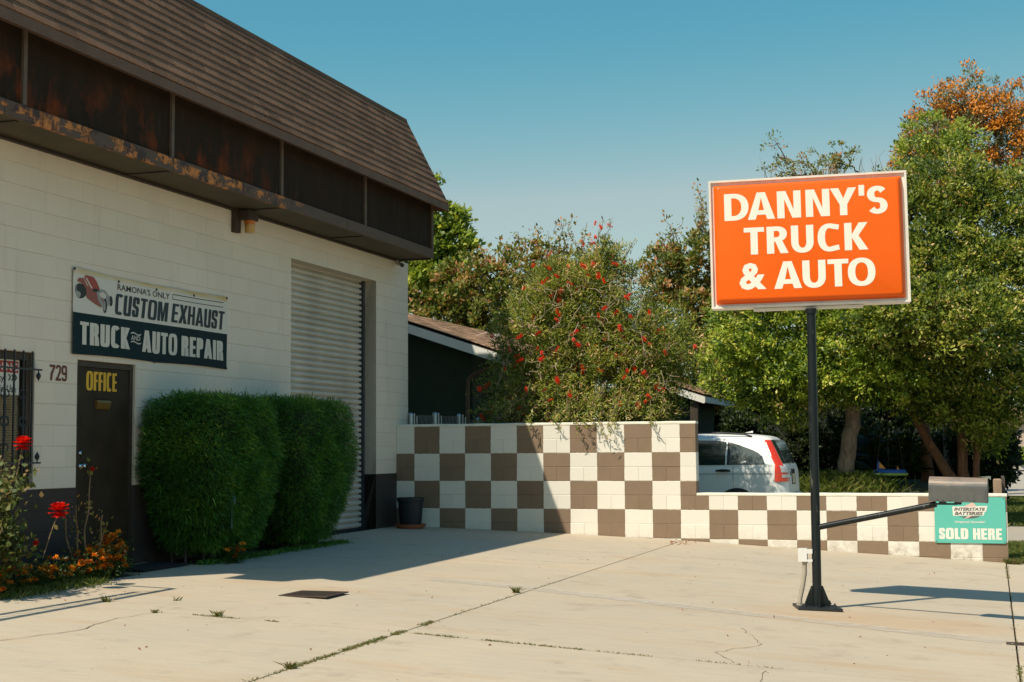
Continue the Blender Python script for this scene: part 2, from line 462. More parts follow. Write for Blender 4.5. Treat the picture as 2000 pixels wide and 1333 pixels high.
M['leaf_deep'] = leaf_mat('leaf_deep', [(0, (0.012, 0.026, 0.004)), (0.35, (0.055, 0.080, 0.010)), (0.75, (0.150, 0.168, 0.020)), (0.95, (0.24, 0.23, 0.045)), (1, (0.34, 0.24, 0.11))], k=2.25)
M['leaf_sycamore'] = leaf_mat('leaf_sycamore', [(0, (0.07, 0.11, 0.015)), (0.6, (0.17, 0.22, 0.03)), (1, (0.34, 0.34, 0.07))], 0.4, k=1.7)
M['leaf_red'] = leaf_mat('leaf_reddish', [(0, (0.05, 0.07, 0.012)), (0.45, (0.11, 0.13, 0.022)), (0.7, (0.20, 0.15, 0.045)), (1, (0.36, 0.15, 0.08))], k=1.8)
M['leaf_bottle'] = leaf_mat('leaf_bottlebrush', [(0, (0.018, 0.030, 0.005)), (0.4, (0.080, 0.105, 0.012)), (0.8, (0.17, 0.172, 0.026)), (0.95, (0.30, 0.23, 0.08)), (1, (0.42, 0.24, 0.14))], 0.25, k=2.2)
M['leaf_oak'] = leaf_mat('leaf_silky', [(0, (0.06, 0.075, 0.03)), (0.6, (0.15, 0.16, 0.07)), (1, (0.38, 0.34, 0.20))], k=1.5)
M['flower_orange'] = leaf_mat('flower_orange', [(0, (0.40, 0.085, 0.008)), (0.5, (0.72, 0.22, 0.012)), (1, (0.88, 0.40, 0.03))], 0.25)
M['blossom_orange'] = leaf_mat('blossom_orange', [(0, (0.30, 0.09, 0.008)), (0.5, (0.58, 0.205, 0.015)), (1, (0.80, 0.36, 0.04))], 0.2)
M['flower_red'] = leaf_mat('flower_red', [(0, (0.50, 0.015, 0.008)), (0.6, (0.85, 0.055, 0.025)), (1, (0.90, 0.20, 0.10))], 0.4)
M['rose_red'] = leaf_mat('rose_red', [(0, (0.45, 0.005, 0.004)), (1, (0.80, 0.020, 0.012))], 0.3, 0.5)
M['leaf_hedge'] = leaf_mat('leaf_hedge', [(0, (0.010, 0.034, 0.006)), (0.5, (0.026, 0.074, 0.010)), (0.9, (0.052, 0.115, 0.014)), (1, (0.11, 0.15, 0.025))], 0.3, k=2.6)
M['hedge_core'] = simple('light_block_dark', (0.010, 0.014, 0.006), 0.95, 0.3)  # dark colour of the added solid cores that block light through foliage
M['leaf_rose'] = leaf_mat('leaf_rose', [(0, (0.04, 0.07, 0.012)), (0.5, (0.10, 0.13, 0.03)), (0.85, (0.17, 0.17, 0.05)), (1, (0.34, 0.20, 0.09))], 0.3, 0.55)
M['leaf_marigold'] = leaf_mat('leaf_marigold', [(0, (0.02, 0.045, 0.008)), (1, (0.09, 0.14, 0.02))])
M['grass'] = leaf_mat('grass_blade', [(0, (0.06, 0.10, 0.012)), (0.6, (0.14, 0.19, 0.03)), (1, (0.36, 0.32, 0.11))])
M['weed'] = leaf_mat('weed_blade', [(0, (0.07, 0.10, 0.02)), (0.6, (0.16, 0.18, 0.05)), (1, (0.32, 0.22, 0.10))])
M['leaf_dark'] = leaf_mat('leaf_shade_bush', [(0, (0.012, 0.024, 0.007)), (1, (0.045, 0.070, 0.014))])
M['dry_leaf'] = leaf_mat('dry_leaf', [(0, (0.16, 0.05, 0.03)), (1, (0.42, 0.17, 0.10))])

# ------------------------------------------------------------ mesh tools
class MB:
    def __init__(self):
        self.v = []; self.f = []; self.mi = []; self.cur = 0
    def add(self, vs, fs):
        n = len(self.v)
        self.v += [tuple(map(float, q)) for q in vs]
        self.f += [tuple(i + n for i in f) for f in fs]
        self.mi += [self.cur] * len(fs)
        return self
    def box(self, x0, x1, y0, y1, z0, z1):
        vs = [(x, y, z) for z in (z0, z1) for y in (y0, y1) for x in (x0, x1)]
        return self.add(vs, [(0, 2, 3, 1), (4, 5, 7, 6), (0, 1, 5, 4), (2, 6, 7, 3), (0, 4, 6, 2), (1, 3, 7, 5)])
    def obox(self, c, ax, ay, az, hx, hy, hz):
        c = Vector(c); ax = Vector(ax); ay = Vector(ay); az = Vector(az)
        vs = [c + ax * (sx * hx) + ay * (sy * hy) + az * (sz * hz) for sz in (-1, 1) for sy in (-1, 1) for sx in (-1, 1)]
        return self.add(vs, [(0, 2, 3, 1), (4, 5, 7, 6), (0, 1, 5, 4), (2, 6, 7, 3), (0, 4, 6, 2), (1, 3, 7, 5)])
    def tube(self, pts, rad, n=8, caps=True):
        pts = [Vector(p) for p in pts]
        if isinstance(rad, (int, float)):
            rad = [rad] * len(pts)
        vs = []
        a = None
        for i, p in enumerate(pts):
            t = (pts[min(i + 1, len(pts) - 1)] - pts[max(i - 1, 0)]).normalized()
            if a is None:
                a = t.orthogonal().normalized()
            else:
                a = (a - t * a.dot(t)).normalized()
            b = t.cross(a)
            for k in range(n):
                th = 2 * PI * k / n
                vs.append(p + (a * math.cos(th) + b * math.sin(th)) * rad[i])
        fs = []
        for i in range(len(pts) - 1):
            for k in range(n):
                k2 = (k + 1) % n
                fs.append((i * n + k, i * n + k2, (i + 1) * n + k2, (i + 1) * n + k))
        if caps:
            fs.append(tuple(reversed(range(n))))
            fs.append(tuple((len(pts) - 1) * n + k for k in range(n)))
        return self.add(vs, fs)
    def lathe(self, c, prof, n=20):
        """prof: list of (r, z) about vertical axis at c"""
        vs = []
        for r, z in prof:
            for k in range(n):
                th = 2 * PI * k / n
                vs.append((c[0] + r * math.cos(th), c[1] + r * math.sin(th), c[2] + z))
        fs = []
        for i in range(len(prof) - 1):
            for k in range(n):
                k2 = (k + 1) % n
                fs.append((i * n + k, i * n + k2, (i + 1) * n + k2, (i + 1) * n + k))
        fs.append(tuple(reversed(range(n))))
        fs.append(tuple((len(prof) - 1) * n + k for k in range(n)))
        return self.add(vs, fs)
    def prism(self, poly, d):
        """poly: planar list of 3D points, extruded by vector d"""
        n = len(poly); d = Vector(d)
        vs = [Vector(p) for p in poly] + [Vector(p) + d for p in poly]
        fs = [tuple(reversed(range(n))), tuple(range(n, 2 * n))]
        for i in range(n):
            j = (i + 1) % n
            fs.append((i, j, n + j, n + i))
        return self.add(vs, fs)

def tag(o, label=None, cat=None, group=None, kind=None):
    if label: o['label'] = label
    if cat: o['category'] = cat
    if group: o['group'] = group
    if kind: o['kind'] = kind
    return o

def thing(name, label, cat, loc, group=None, kind=None):
    o = bpy.data.objects.new(name, None)
    o.empty_display_size = 0.2
    COL.objects.link(o)
    o.location = loc
    return tag(o, label, cat, group, kind)

WL = {}
def wloc(o):
    p = Vector(o.location)
    while o.parent:
        o = o.parent
        p += Vector(o.location)
    return p

def link_mesh(name, me, origin, parent=None, mats=()):
    for m in mats:
        if m.name not in [x.name for x in me.materials if x]:
            me.materials.append(m)
    o = bpy.data.objects.new(name, me)
    COL.objects.link(o)
    if parent is not None:
        o.parent = parent
        o.location = Vector(origin) - wloc(parent)
    else:
        o.location = origin
    return o

def obj(name, mb, mat, parent=None, smooth=False, origin=None):
    """world-coordinate mesh builder -> object whose origin lies at its base centre"""
    v = np.array(mb.v, dtype=float)
    if origin is None:
        lo, hi = v.min(0), v.max(0)
        origin = ((lo[0] + hi[0]) / 2, (lo[1] + hi[1]) / 2, lo[2])
    v = v - np.array(origin)
    me = bpy.data.meshes.new(name)
    me.from_pydata([tuple(q) for q in v], [], mb.f)
    mats = mat if isinstance(mat, (list, tuple)) else [mat]
    for m in mats:
        me.materials.append(m)
    if len(mats) > 1:
        me.polygons.foreach_set('material_index', mb.mi)
    if smooth:
        me.polygons.foreach_set('use_smooth', [True] * len(me.polygons))
        try:
            me.set_sharp_from_angle(angle=math.radians(42))
        except Exception:
            pass
    me.update()
    return link_mesh(name, me, origin, parent)

def npmesh(name, V, F, mat, parent=None, tint=None, origin=None, smooth=False):
    """V (n,3) F (m,k) numpy"""
    V = np.asarray(V, dtype=np.float32); F = np.asarray(F, dtype=np.int32)
    if origin is None:
        lo, hi = V.min(0), V.max(0)
        origin = ((lo[0] + hi[0]) / 2, (lo[1] + hi[1]) / 2, lo[2])
    V = V - np.array(origin, dtype=np.float32)
    me = bpy.data.meshes.new(name)
    me.vertices.add(len(V)); me.vertices.foreach_set('co', V.ravel())
    k = F.shape[1]
    me.loops.add(F.size); me.loops.foreach_set('vertex_index', F.ravel())
    me.polygons.add(len(F))
    me.polygons.foreach_set('loop_start', np.arange(len(F), dtype=np.int32) * k)
    me.polygons.foreach_set('loop_total', np.full(len(F), k, dtype=np.int32))
    if tint is not None:
        a = me.attributes.new('tint', 'FLOAT', 'POINT')
        a.data.foreach_set('value', np.asarray(tint, dtype=np.float32))
    me.materials.append(mat)
    me.update(calc_edges=True)
    if smooth:
        me.polygons.foreach_set('use_smooth', [True] * len(F))
    return link_mesh(name, me, origin, parent)

# ------------------------------------------------------------ glyphs (unit cap height)
def se(cx, cy, rx, ry, n, a0, a1, k=18):
    out = []
    for i in range(k + 1):
        t = math.radians(a0 + (a1 - a0) * i / k)
        c, s = math.cos(t), math.sin(t)
        out.append((cx + rx * math.copysign(abs(c) ** (2 / n), c), cy + ry * math.copysign(abs(s) ** (2 / n), s)))
    return out

def stroke(pts, sw, sh):
    L, R = [], []
    for i, p in enumerate(pts):
        a = pts[max(i - 1, 0)]; b = pts[min(i + 1, len(pts) - 1)]
        dx, dy = b[0] - a[0], b[1] - a[1]
        l = math.hypot(dx, dy) or 1
        nx, ny = -dy / l, dx / l
        t = 0.5 * math.sqrt((sw * nx) ** 2 + (sh * ny) ** 2)
        L.append((p[0] + nx * t, p[1] + ny * t)); R.append((p[0] - nx * t, p[1] - ny * t))
    return L + R[::-1]

def glyph(ch, w, sw, sh, n=2.3):
    """list of shapes; a shape is [outer, hole, ...]"""
    m = w / 2
    if ch == 'O':
        return [[se(m, .5, m, .515, n, 0, 360, 40)[:-1], se(m, .5, m - sw, .515 - sh, n, 0, 360, 40)[:-1]]]
    if ch == 'C':
        a = 52 if n < 3 else 38
        o = se(m, .5, m, .515, n, a, 360 - a, 34)
        i = se(m, .5, m - sw, .515 - sh, n, 360 - a, a, 34)
        if n < 3:
            o = [(w * .965, .955)] + se(m * 1.06, .5, m * 1.06, .515, n, 74, 286, 32) + [(w * .965, .045)]
            i = [(w * .925, .225)] + se(m * 1.06, .5, m * 1.06 - sw, .515 - sh, n, 292, 68, 32) + [(w * .925, .775)]
            return [[o + i]]
            o[0] = (w * .97, o[0][1] + .03); o[-1] = (w * .97, o[-1][1] - .03)
            i[-1] = (w * .97, i[-1][1] + .02); i[0] = (w * .97, i[0][1] - .02)
        return [[o + i]]
    if ch == 'S' and n > 4:
        c = min(.12, w * .22)
        return [[[(w, .66), (w, 1 - c), (w - c * .7, 1), (c * .7, 1), (0, 1 - c), (0, .57), (c * .8, .46), (w - sw - .02, .40), (w - sw, .36), (w - sw, sh + .03), (w - sw - .03, sh), (sw + .03, sh), (sw, sh + .03), (sw, .34), (0, .34),
                  (0, c), (c * .7, 0), (w - c * .7, 0), (w, c), (w, .43), (w - c * .8, .54), (sw + .02, .60), (sw, .64), (sw, 1 - sh - .03), (sw + .03, 1 - sh), (w - sw - .03, 1 - sh), (w - sw, 1 - sh - .03), (w - sw, .66)]]]
    if ch == 'S':
        ry = (1.02 - sh) / 4; rx = (w - sw) / 2
        up = se(m, 1.01 - sh / 2 - ry, rx, ry, max(2, n * .9), 28, 262, 18)
        lo = se(m, -.01 + sh / 2 + ry, rx, ry, max(2, n * .9), 82, -152, 18)
        return [[stroke(up + lo, sw, sh)]]
    if ch == 'U':
        r = min(m, .42); ri = r - sw * .8
        o = [(0, 1)] + se(m, r, m, r + .015, n, 180, 360, 20) + [(w, 1), (w - sw, 1)]
        i = se(m, max(sh + .02, r), m - sw, max(.03, r - sh), n, 360, 180, 20) + [(sw, 1)]
        return [[o + i]]
    if ch == 'D':
        c = w * .36
        o = [(0, 0), ] + [(0, 1)] + se(c, .5, w - c, .5, n, 90, -90, 24)
        h = [(sw, sh)] + [(sw, 1 - sh)] + se(max(c, sw), .5, w - sw - max(c, sw), .5 - sh, n, 90, -90, 24)
        return [[o, h]]
    if ch in 'PRB':
        hb = .56 if ch != 'B' else .53
        c = w * .45; cy = 1 - hb / 2
        o = [(0, 0), (0, 1)] + se(c, cy, (w * .94 if ch == 'R' else w) - c, hb / 2, n, 90, -90, 20) + [(sw, 1 - hb), (sw, 0)]
        h = [(sw, 1 - hb + sh * .9), (sw, 1 - sh)] + se(c, cy, (w * .94 if ch == 'R' else w) - sw - c, hb / 2 - sh * .95, n, 90, -90, 20)
        out = [[o, h]]
        if ch == 'R':
            if n < 3:
                out.append([[(w * .38, 1 - hb + .03), (w * .38 + sw * .95, 1 - hb + .06), (w, 0), (w - sw * 1.12, 0)]])
            else:
                out.append([[(w * .5, 1 - hb + .04), (w * .8, 1 - hb + .06), (w * .95, .38), (w, 0), (w - sw * 1.05, 0), (w - sw * 1.05, .36)]])
        if ch == 'B':
            c2 = w * .45
            out.append([[(sw, 0)] + [(sw, sh * .9), ] + se(c2, .26, w - sw - c2, .26 - sh * .95, n, -90, 90, 16) + [(sw, .50)] + se(c2, .26, w - c2, .265, n, 90, -90, 16)])
        return out
    if ch == 'A':
        t = sw * .58
        k = .36
        xl = lambda y: (m - t) * y
        bar0, bar1 = .17, .17 + sh
        o = [(0, 0), (m - t, 1), (m + t, 1), (w, 0), (w - sw * 1.08, 0), (w - sw * 1.08 - (m - t) * bar0 * .95, bar0), (sw * 1.08 + (m - t) * bar0 * .95, bar0), (sw * 1.08, 0)]
        hx0 = sw * 1.08 + (m - t) * bar1 * .95
        h = [(hx0, bar1), (m, .84 - sw * .12), (w - hx0, bar1)]
        return [[o, h]]
    if ch == 'N':
        return [[[(0, 0), (0, 1), (sw * 1.2, 1), (w - sw, .30), (w - sw, 1), (w, 1), (w, 0), (w - sw * 1.2, 0), (sw, .70), (sw, 0)]]]
    if ch == 'M':
        return [[[(0, 0), (0, 1), (sw * 1.35, 1), (m, .38), (w - sw * 1.35, 1), (w, 1), (w, 0), (w - sw, 0), (w - sw, .62), (m + sw * .4, 0), (m - sw * .4, 0), (sw, .62), (sw, 0)]]]
    if ch == 'Y':
        return [[[(0, 1), (sw * 1.15, 1), (m, .62), (w - sw * 1.15, 1), (w, 1), (m + sw / 2, .39), (m + sw / 2, 0), (m - sw / 2, 0), (m - sw / 2, .39)]]]
    if ch == 'X':
        g = sw * .62
        return [[[(0, 0), (m - g, .5), (0, 1), (sw * 1.15, 1), (m, .70), (w - sw * 1.15, 1), (w, 1), (m + g, .5), (w, 0), (w - sw * 1.15, 0), (m, .30), (sw * 1.15, 0)]]]
    if ch == "'":
        return [[[(0, 1.07), (w, 1.07), (w * .97, .68), (w * .03, .68)]]]
    if ch == 'T':
        return [[[(0, 1), (w, 1), (w, 1 - sh), (m + sw / 2, 1 - sh), (m + sw / 2, 0), (m - sw / 2, 0), (m - sw / 2, 1 - sh), (0, 1 - sh)]]]
    if ch == 'K':
        return [[[(0, 0), (0, 1), (sw, 1), (sw, .57), (w - sw * 1.2, 1), (w, 1), (w * .60, .53), (w, 0), (w - sw * 1.2, 0), (sw, .46), (sw, 0)]]]
    if ch == 'I':
        return [[[(0, 0), (0, 1), (w, 1), (w, 0)]]]
    if ch == 'L':
        return [[[(0, 0), (0, 1), (sw, 1), (sw, sh), (w, sh), (w, 0)]]]
    if ch == 'H':
        return [[[(0, 0), (0, 1), (sw, 1), (sw, .5 + sh / 2), (w - sw, .5 + sh / 2), (w - sw, 1), (w, 1), (w, 0), (w - sw, 0), (w - sw, .5 - sh / 2), (sw, .5 - sh / 2), (sw, 0)]]]
    if ch == 'E':
        e = w * .95
        return [[[(0, 0), (0, 1), (w, 1), (w, 1 - sh), (sw, 1 - sh), (sw, .5 + sh / 2), (e, .5 + sh / 2), (e, .5 - sh / 2), (sw, .5 - sh / 2), (sw, sh), (w, sh), (w, 0)]]]
    if ch == 'F':
        return [[[(0, 0), (0, 1), (w, 1), (w, 1 - sh), (sw, 1 - sh), (sw, .58), (w * .93, .58), (w * .93, .58 - sh), (sw, .58 - sh), (sw, 0)]]]
    if ch == '7':
        return [[[(0, 1), (w, 1), (w, 1 - sh), (w * .55, .4), (w * .46, 0), (w * .46 - sw, 0), (w * .2, .45), (w - sw, 1 - sh), (0, 1 - sh)]]]
    if ch == '2':
        p = se(m, .72, (w - sw) / 2, .28 - sh / 2 + .01, n, 176, -30, 16) + [(w * .62, .40), (w * .34, .16), (sw * .5, sh * .6)]
        return [[stroke(p, sw, sh)], [[(0, 0), (w, 0), (w, sh), (0, sh)]]]
    if ch == '9':
        p = [(w - sw / 2, .7)] + se(m, .30, (w - sw) / 2, .30 - sh / 2 + .01, n, 0, -170, 16)
        return [[se(m, .70, m, .31, n, 0, 360, 30)[:-1], se(m, .70, m - sw, .31 - sh, n, 0, 360, 30)[:-1]], [stroke(p, sw, sh)]]
    if ch == '&':
        p = [(.97, .02), (.75, .24), (.52, .46), (.30, .68)] + se(.43, .82, .20, .15, 2, 205, -20, 12) + [(.55, .66), (.38, .55), (.20, .42)] + se(.40, .27, .30, .215, 2, 150, 300, 12) + [(.72, .22), (.82, .40), (.86, .56)]
        sc = w / .97
        return [[stroke([(x * sc * .98, y) for x, y in p], sw * .92, sh * 1.0)]]
    return []

WID = {'A': .98, 'N': .88, 'Y': .92, "'": .20, 'S': .70, 'D': .90, 'T': .74, 'R': .79, 'U': .80, 'C': .79, 'K': .83, '&': .97, 'O': .96, ' ': .28,
       'M': 1.15, 'E': .66, 'X': .90, 'H': .82, 'F': .62, 'I': .27, 'L': .60, 'P': .74, '7': .66, '2': .7, '9': .76, 'B': .78}

def add_shape(mb, shape, f, lift):
    polys = [[Vector((x, y, 0)) for x, y in c] for c in shape]
    flat = [q for c in polys for q in c]
    tris = tessellate_polygon(polys)
    mb.add([f(q.x, q.y, lift) for q in flat], [tuple(t) for t in tris])

def text_mb(mb, s, x0, x1, y0, y1, frame, sw=.27, sh=.17, n=2.3, gap=.06, width=1.0, slant=0.0):
    """frame(u, v, lift) -> world point; text fitted to the box"""
    ws = {c: (WID[c] if c not in "I'" else (sw if c == 'I' else .20)) * width for c in set(s)}
    if width < .8:
        ws = {c: (v if c != 'I' else sw) for c, v in ws.items()}
    tot = sum(ws[c] for c in s) + gap * (len(s) - 1)
    H = y1 - y0
    k = (x1 - x0 - slant * H) / tot
    x = 0
    lift = 0
    for i, c in enumerate(s):
        for sh_ in (glyph(c, ws[c], sw, sh, n) if c != ' ' else []):
            lift += 1
            add_shape(mb, sh_, lambda u, v, l, x=x: frame(x0 + (x + u) * k + slant * H * v, y0 + v * H, l), 0.0002 * (lift % 3))
        x += ws[c] + gap
    return mb

def font_mb(mb, s, x0, x1, y0, y1, frame, off=0.0, shear=0.0, lift=0.0, cap=.70):
    cu = bpy.data.curves.new('lettering', 'FONT')
    cu.body = s; cu.offset = off; cu.shear = shear; cu.resolution_u = 2
    to = bpy.data.objects.new('lettering', cu)
    me = to.to_mesh()
    v = [tuple(q.co) for q in me.vertices]; f = [tuple(p.vertices) for p in me.polygons]
    to.to_mesh_clear()
    bpy.data.objects.remove(to); bpy.data.curves.remove(cu)
    xs = [q[0] for q in v]; ys = [q[1] for q in v]
    ax, bx, ay, by = min(xs), max(xs), min(ys), max(ys)
    mb.add([frame(x0 + (q[0] - ax) / (bx - ax) * (x1 - x0), y0 + (q[1] - ay) / (by - ay) * (y1 - y0), lift) for q in v], f)
    return mb

# ------------------------------------------------------------ ground
GXX = [-40, -.3, .4, 2, 4, 6.1, 8.4, 10.2, 12]
GXZ = [-.60, -.675, -.692, -.745, -.831, -.951, -1.074, -1.13, -1.17]
def gz(x, y):
    return float(np.interp(x, GXX, GXZ)) + .004 * min(y, 0.0)

def sheet(mb, x0, x1, y0, y1, zf, dz=0.0, step=0.5, skirt=0.0):
    nx = max(1, int(math.ceil((x1 - x0) / step))); ny = max(1, int(math.ceil((y1 - y0) / step)))
    xs = np.linspace(x0, x1, nx + 1); ys = np.linspace(y0, y1, ny + 1)
    vs = [(x, y, zf(x, y) + dz) for y in ys for x in xs]
    fs = [(j * (nx + 1) + i, j * (nx + 1) + i + 1, (j + 1) * (nx + 1) + i + 1, (j + 1) * (nx + 1) + i) for j in range(ny) for i in range(nx)]
    mb.add(vs, fs)
    if skirt:
        ring = [(x, y0) for x in xs] + [(x1, y) for y in ys[1:]] + [(x, y1) for x in xs[::-1][1:]] + [(x0, y) for y in ys[::-1][1:-1]]
        n = len(ring)
        mb.add([(x, y, zf(x, y) + dz) for x, y in ring] + [(x, y, zf(x, y) + dz - skirt) for x, y in ring],
               [(i, n + i, n + (i + 1) % n, (i + 1) % n) for i in range(n)])
    return mb

mb = MB(); mb.add([(-900, -900, -1.9), (900, -900, -1.9), (900, 900, -1.9), (-900, 900, -1.9)], [(0, 1, 2, 3)])
tag(obj('ground', mb, M['lawn_soil'], origin=(0, 0, -1.9)), kind='structure')
# bed under the slabs (seen in the joints)
mb = MB(); sheet(mb, -.30, 10.1, -24, -.02, gz, -.035, 1.0)
tag(obj('slab_bedding', mb, M['joint_dirt']), kind='structure')
drive = thing('driveway', None, None, (4, -8, -.9), kind='structure')
J = .0075
xcuts = [(-.25, 4.10), (4.10, 8.42), (8.42, 10.1)]
ycuts = [(-24, -15.6), (-15.6, -10.45), (-10.45, -5.25), (-5.25, -.012)]
for xa, xb in xcuts:
    for ya, yb in ycuts:
        mb = MB()
        if xa < 0 and yb > -15 and ya < -1:
            xa_ = .40 if ya < -5.3 else .36
        else:
            xa_ = xa
        if xa < 0 and ya > -6:     # last panel goes round the planting bed up to the roll door
            sheet(mb, .36, xb - J, ya + J, -3.35, gz, 0, .4, .05)
            obj('concrete_slab', mb, M['concrete'], drive)
            mb = MB()
            sheet(mb, -.28, xb - J, -3.35 + .002, yb, gz, 0, .4, .05)
            obj('concrete_slab', mb, M['concrete'], drive)
            continue
        if xa < 0 and ya > -11:    # panel beside the door; walk reaches the door sill
            sheet(mb, .40, xb - J, ya + J, yb - J, gz, 0, .4, .05)
            obj('concrete_slab', mb, M['concrete'], drive)
            mb = MB(); sheet(mb, -.28, .398, -8.0, -6.95, gz, 0, .4, .05)
            obj('concrete_slab', mb, M['concrete'], drive)
            continue
        sheet(mb, xa_ + (J if xa > 0 else 0), xb - J, ya + J, yb - (J if yb < -1 else 0), gz, 0, .4, .05)
        obj('concrete_slab', mb, M['concrete'], drive)
def strip(mb, pts, wdt, dz):
    vs = []
    for i, p in enumerate(pts):
        a = Vector(pts[max(0, i - 1)]); b = Vector(pts[min(len(pts) - 1, i + 1)])
        t = (b - a).normalized(); nn = Vector((-t.y, t.x))
        for s in (-1, 1):
            q = Vector(p) + nn * (s * wdt[i] / 2)
            vs.append((q.x, q.y, gz(q.x, q.y) + dz))
    mb.add(vs, [(2 * i, 2 * i + 1, 2 * i + 3, 2 * i + 2) for i in range(len(pts) - 1)])
def lin(a, b, n):
    return [(a[0] + (b[0] - a[0]) * i / n, a[1] + (b[1] - a[1]) * i / n) for i in range(n + 1)]
mb = MB(); strip(mb, lin((2.95, -6.93), (4.08, -7.14), 4), [.24] * 5, .004); strip(mb, lin((4.12, -7.15), (8.33, -8.1), 14), [.26] * 15, .004)
obj('painted_stripe', mb, M['worn_white'], drive)
mb = MB(); strip(mb, lin((2.4, -2.98), (8.35, -1.9), 18), [.05] * 19, .004); strip(mb, lin((4.2, -2.4), (8.3, -3.3), 12), [.045] * 13, .004)
obj('painted_stripe', mb, M['faint_white'], drive)
mb = MB(); strip(mb, lin((1.9, -4.55), (4.05, -4.3), 6), [.045] * 7, .004)
obj('painted_stripe', mb, M['faint_white'], drive)
# cracks: thin uneven dark lines
def crack(pts, wd, seed):
    r = random.Random(seed)
    fine = []
    for a, b in zip(pts[:-1], pts[1:]):
        n = max(2, int(math.hypot(b[0] - a[0], b[1] - a[1]) / .09))
        for i in range(n):
            t = i / n
            fine.append((a[0] + (b[0] - a[0]) * t + r.uniform(-.02, .02), a[1] + (b[1] - a[1]) * t + r.uniform(-.02, .02)))
    fine.append(pts[-1])
    m_ = MB(); strip(m_, fine, [wd * r.uniform(.4, 1.3) for _ in fine], .0035)
    return m_
for k, (pts, wd) in enumerate([([(1.90, -12.9), (1.94, -12.2), (2.10, -11.6), (1.98, -11.0), (2.05, -10.5)], .014),
                  ([(1.0, -11.0), (1.4, -10.3), (1.8, -9.9), (2.3, -9.5)], .006),
                  
                  ([(6.6, -15.6), (6.75, -14.4), (6.7, -12.6), (6.9, -11.6), (6.8, -10.6)], .008),
                  ([(2.8, -7.9), (3.2, -7.6), (3.7, -7.7)], .005), ([(5.0, -7.9), (5.4, -7.6), (5.7, -7.75)], .008), ([(6.3, -8.6), (6.6, -9.4), (6.35, -10.0), (6.55, -10.4)], .010), ([(4.7, -3.6), (5.2, -3.5), (6.0, -3.9)], .006), ([(7.2, -12.8), (7.5, -11.9), (7.4, -11.0)], .007), ([(4.3, -4.4), (4.9, -4.1), (5.3, -4.2)], .006)]):
    obj('crack', crack(pts, wd * .62, k), M['crack_dirt'], drive)

# ground beyond the wall: neighbour driveway, raised lawn, parkway
def zback(x, y):
    base = -.92 - .03 * max(0, x - 3)
    a = min(1, max(0, (y - 8.3) / 1.7)); a = a * a * (3 - 2 * a)
    b = min(1, max(0, (8.55 - x) / .6)); b = b * b * (3 - 2 * b)
    return base * (1 - a * b) + (-.26) * (a * b)
mb = MB(); sheet(mb, -40, 10.1, .21, 30, zback, 0, .8)
tag(obj('neighbour_lawn', mb, M['lawn_soil']), kind='structure')
mb = MB(); sheet(mb, -1.5, 8.46, 3.4, 7.6, lambda x, y: zback(x, y) + .006, .004, .8, .03)
tag(obj('neighbour_driveway', mb, M['concrete_far']), kind='structure')
mb = MB(); sheet(mb, 8.46, 10.1, 4.0, 9.4, lambda x, y: -1.085, .004, .8, .08)
tag(obj('driveway_apron', mb, M['concrete_far']), kind='structure')
mb = MB(); sheet(mb, 8.46, 10.1, .0, 26, lambda x, y: -1.105, 0, 2.0, .2)
tag(obj('parkway', mb, M['lawn_soil']), kind='structure')
mb = MB(); mb.box(10.1, 10.25, -24, 26, -1.5, -1.12)
tag(obj('kerb', mb, M['concrete_far']), kind='structure')
mb = MB(); mb.add([(10.25, -60, -1.26), (22, -60, -1.26), (22, 200, -1.26), (10.25, 200, -1.26)], [(0, 1, 2, 3)])
tag(obj('road', mb, M['asphalt']), kind='structure')
mb = MB(); mb.add([(-60, 26, -1.02), (10.25, 26, -1.02), (10.25, 128, -1.0), (-60, 128, -1.0)], [(0, 1, 2, 3)])
tag(obj('cross_street', mb, M['concrete_far'], origin=(9, 40, -1.02)), kind='structure')

# ------------------------------------------------------------ block walls
def subtract(rects, ho):
    out = []
    for (a0, a1, b0, b1) in rects:
        h0, h1, g0, g1 = ho
        if a1 <= h0 or a0 >= h1 or b1 <= g0 or b0 >= g1:
            out.append((a0, a1, b0, b1)); continue
        if a0 < h0: out.append((a0, h0, b0, b1))
        if a1 > h1: out.append((h1, a1, b0, b1))
        m0, m1 = max(a0, h0), min(a1, h1)
        if b0 < g0: out.append((m0, m1, b0, g0))
        if b1 > g1: out.append((m0, m1, g1, b1))
    return out

def block_mesh(w_, h_, dep, bev, face):
    """block centred on (0,0) in its face plane; face: 'x+' or 'y-'"""
    g = .0016
    w2, h2 = w_ / 2 - .0005, h_ / 2 - g
    def P(u, v, d):
        return (d, u, v) if face == 'x+' else (u, -d, v)
    b = bev
    vs = [P(-w2, -h2, -dep), P(w2, -h2, -dep), P(w2, h2, -dep), P(-w2, h2, -dep),
          P(-w2, -h2, -b), P(w2, -h2, -b), P(w2, h2, -b), P(-w2, h2, -b),
          P(-w2 + b * .22, -h2 + b, 0), P(w2 - b * .22, -h2 + b, 0), P(w2 - b * .22, h2 - b, 0), P(-w2 + b * .22, h2 - b, 0)]
    fs = [(0, 1, 5, 4), (1, 2, 6, 5), (2, 3, 7, 6), (3, 0, 4, 7), (4, 5, 9, 8), (5, 6, 10, 9), (6, 7, 11, 10), (7, 4, 8, 11), (8, 9, 10, 11)]
    if face == 'y-':
        pass
    return vs, fs

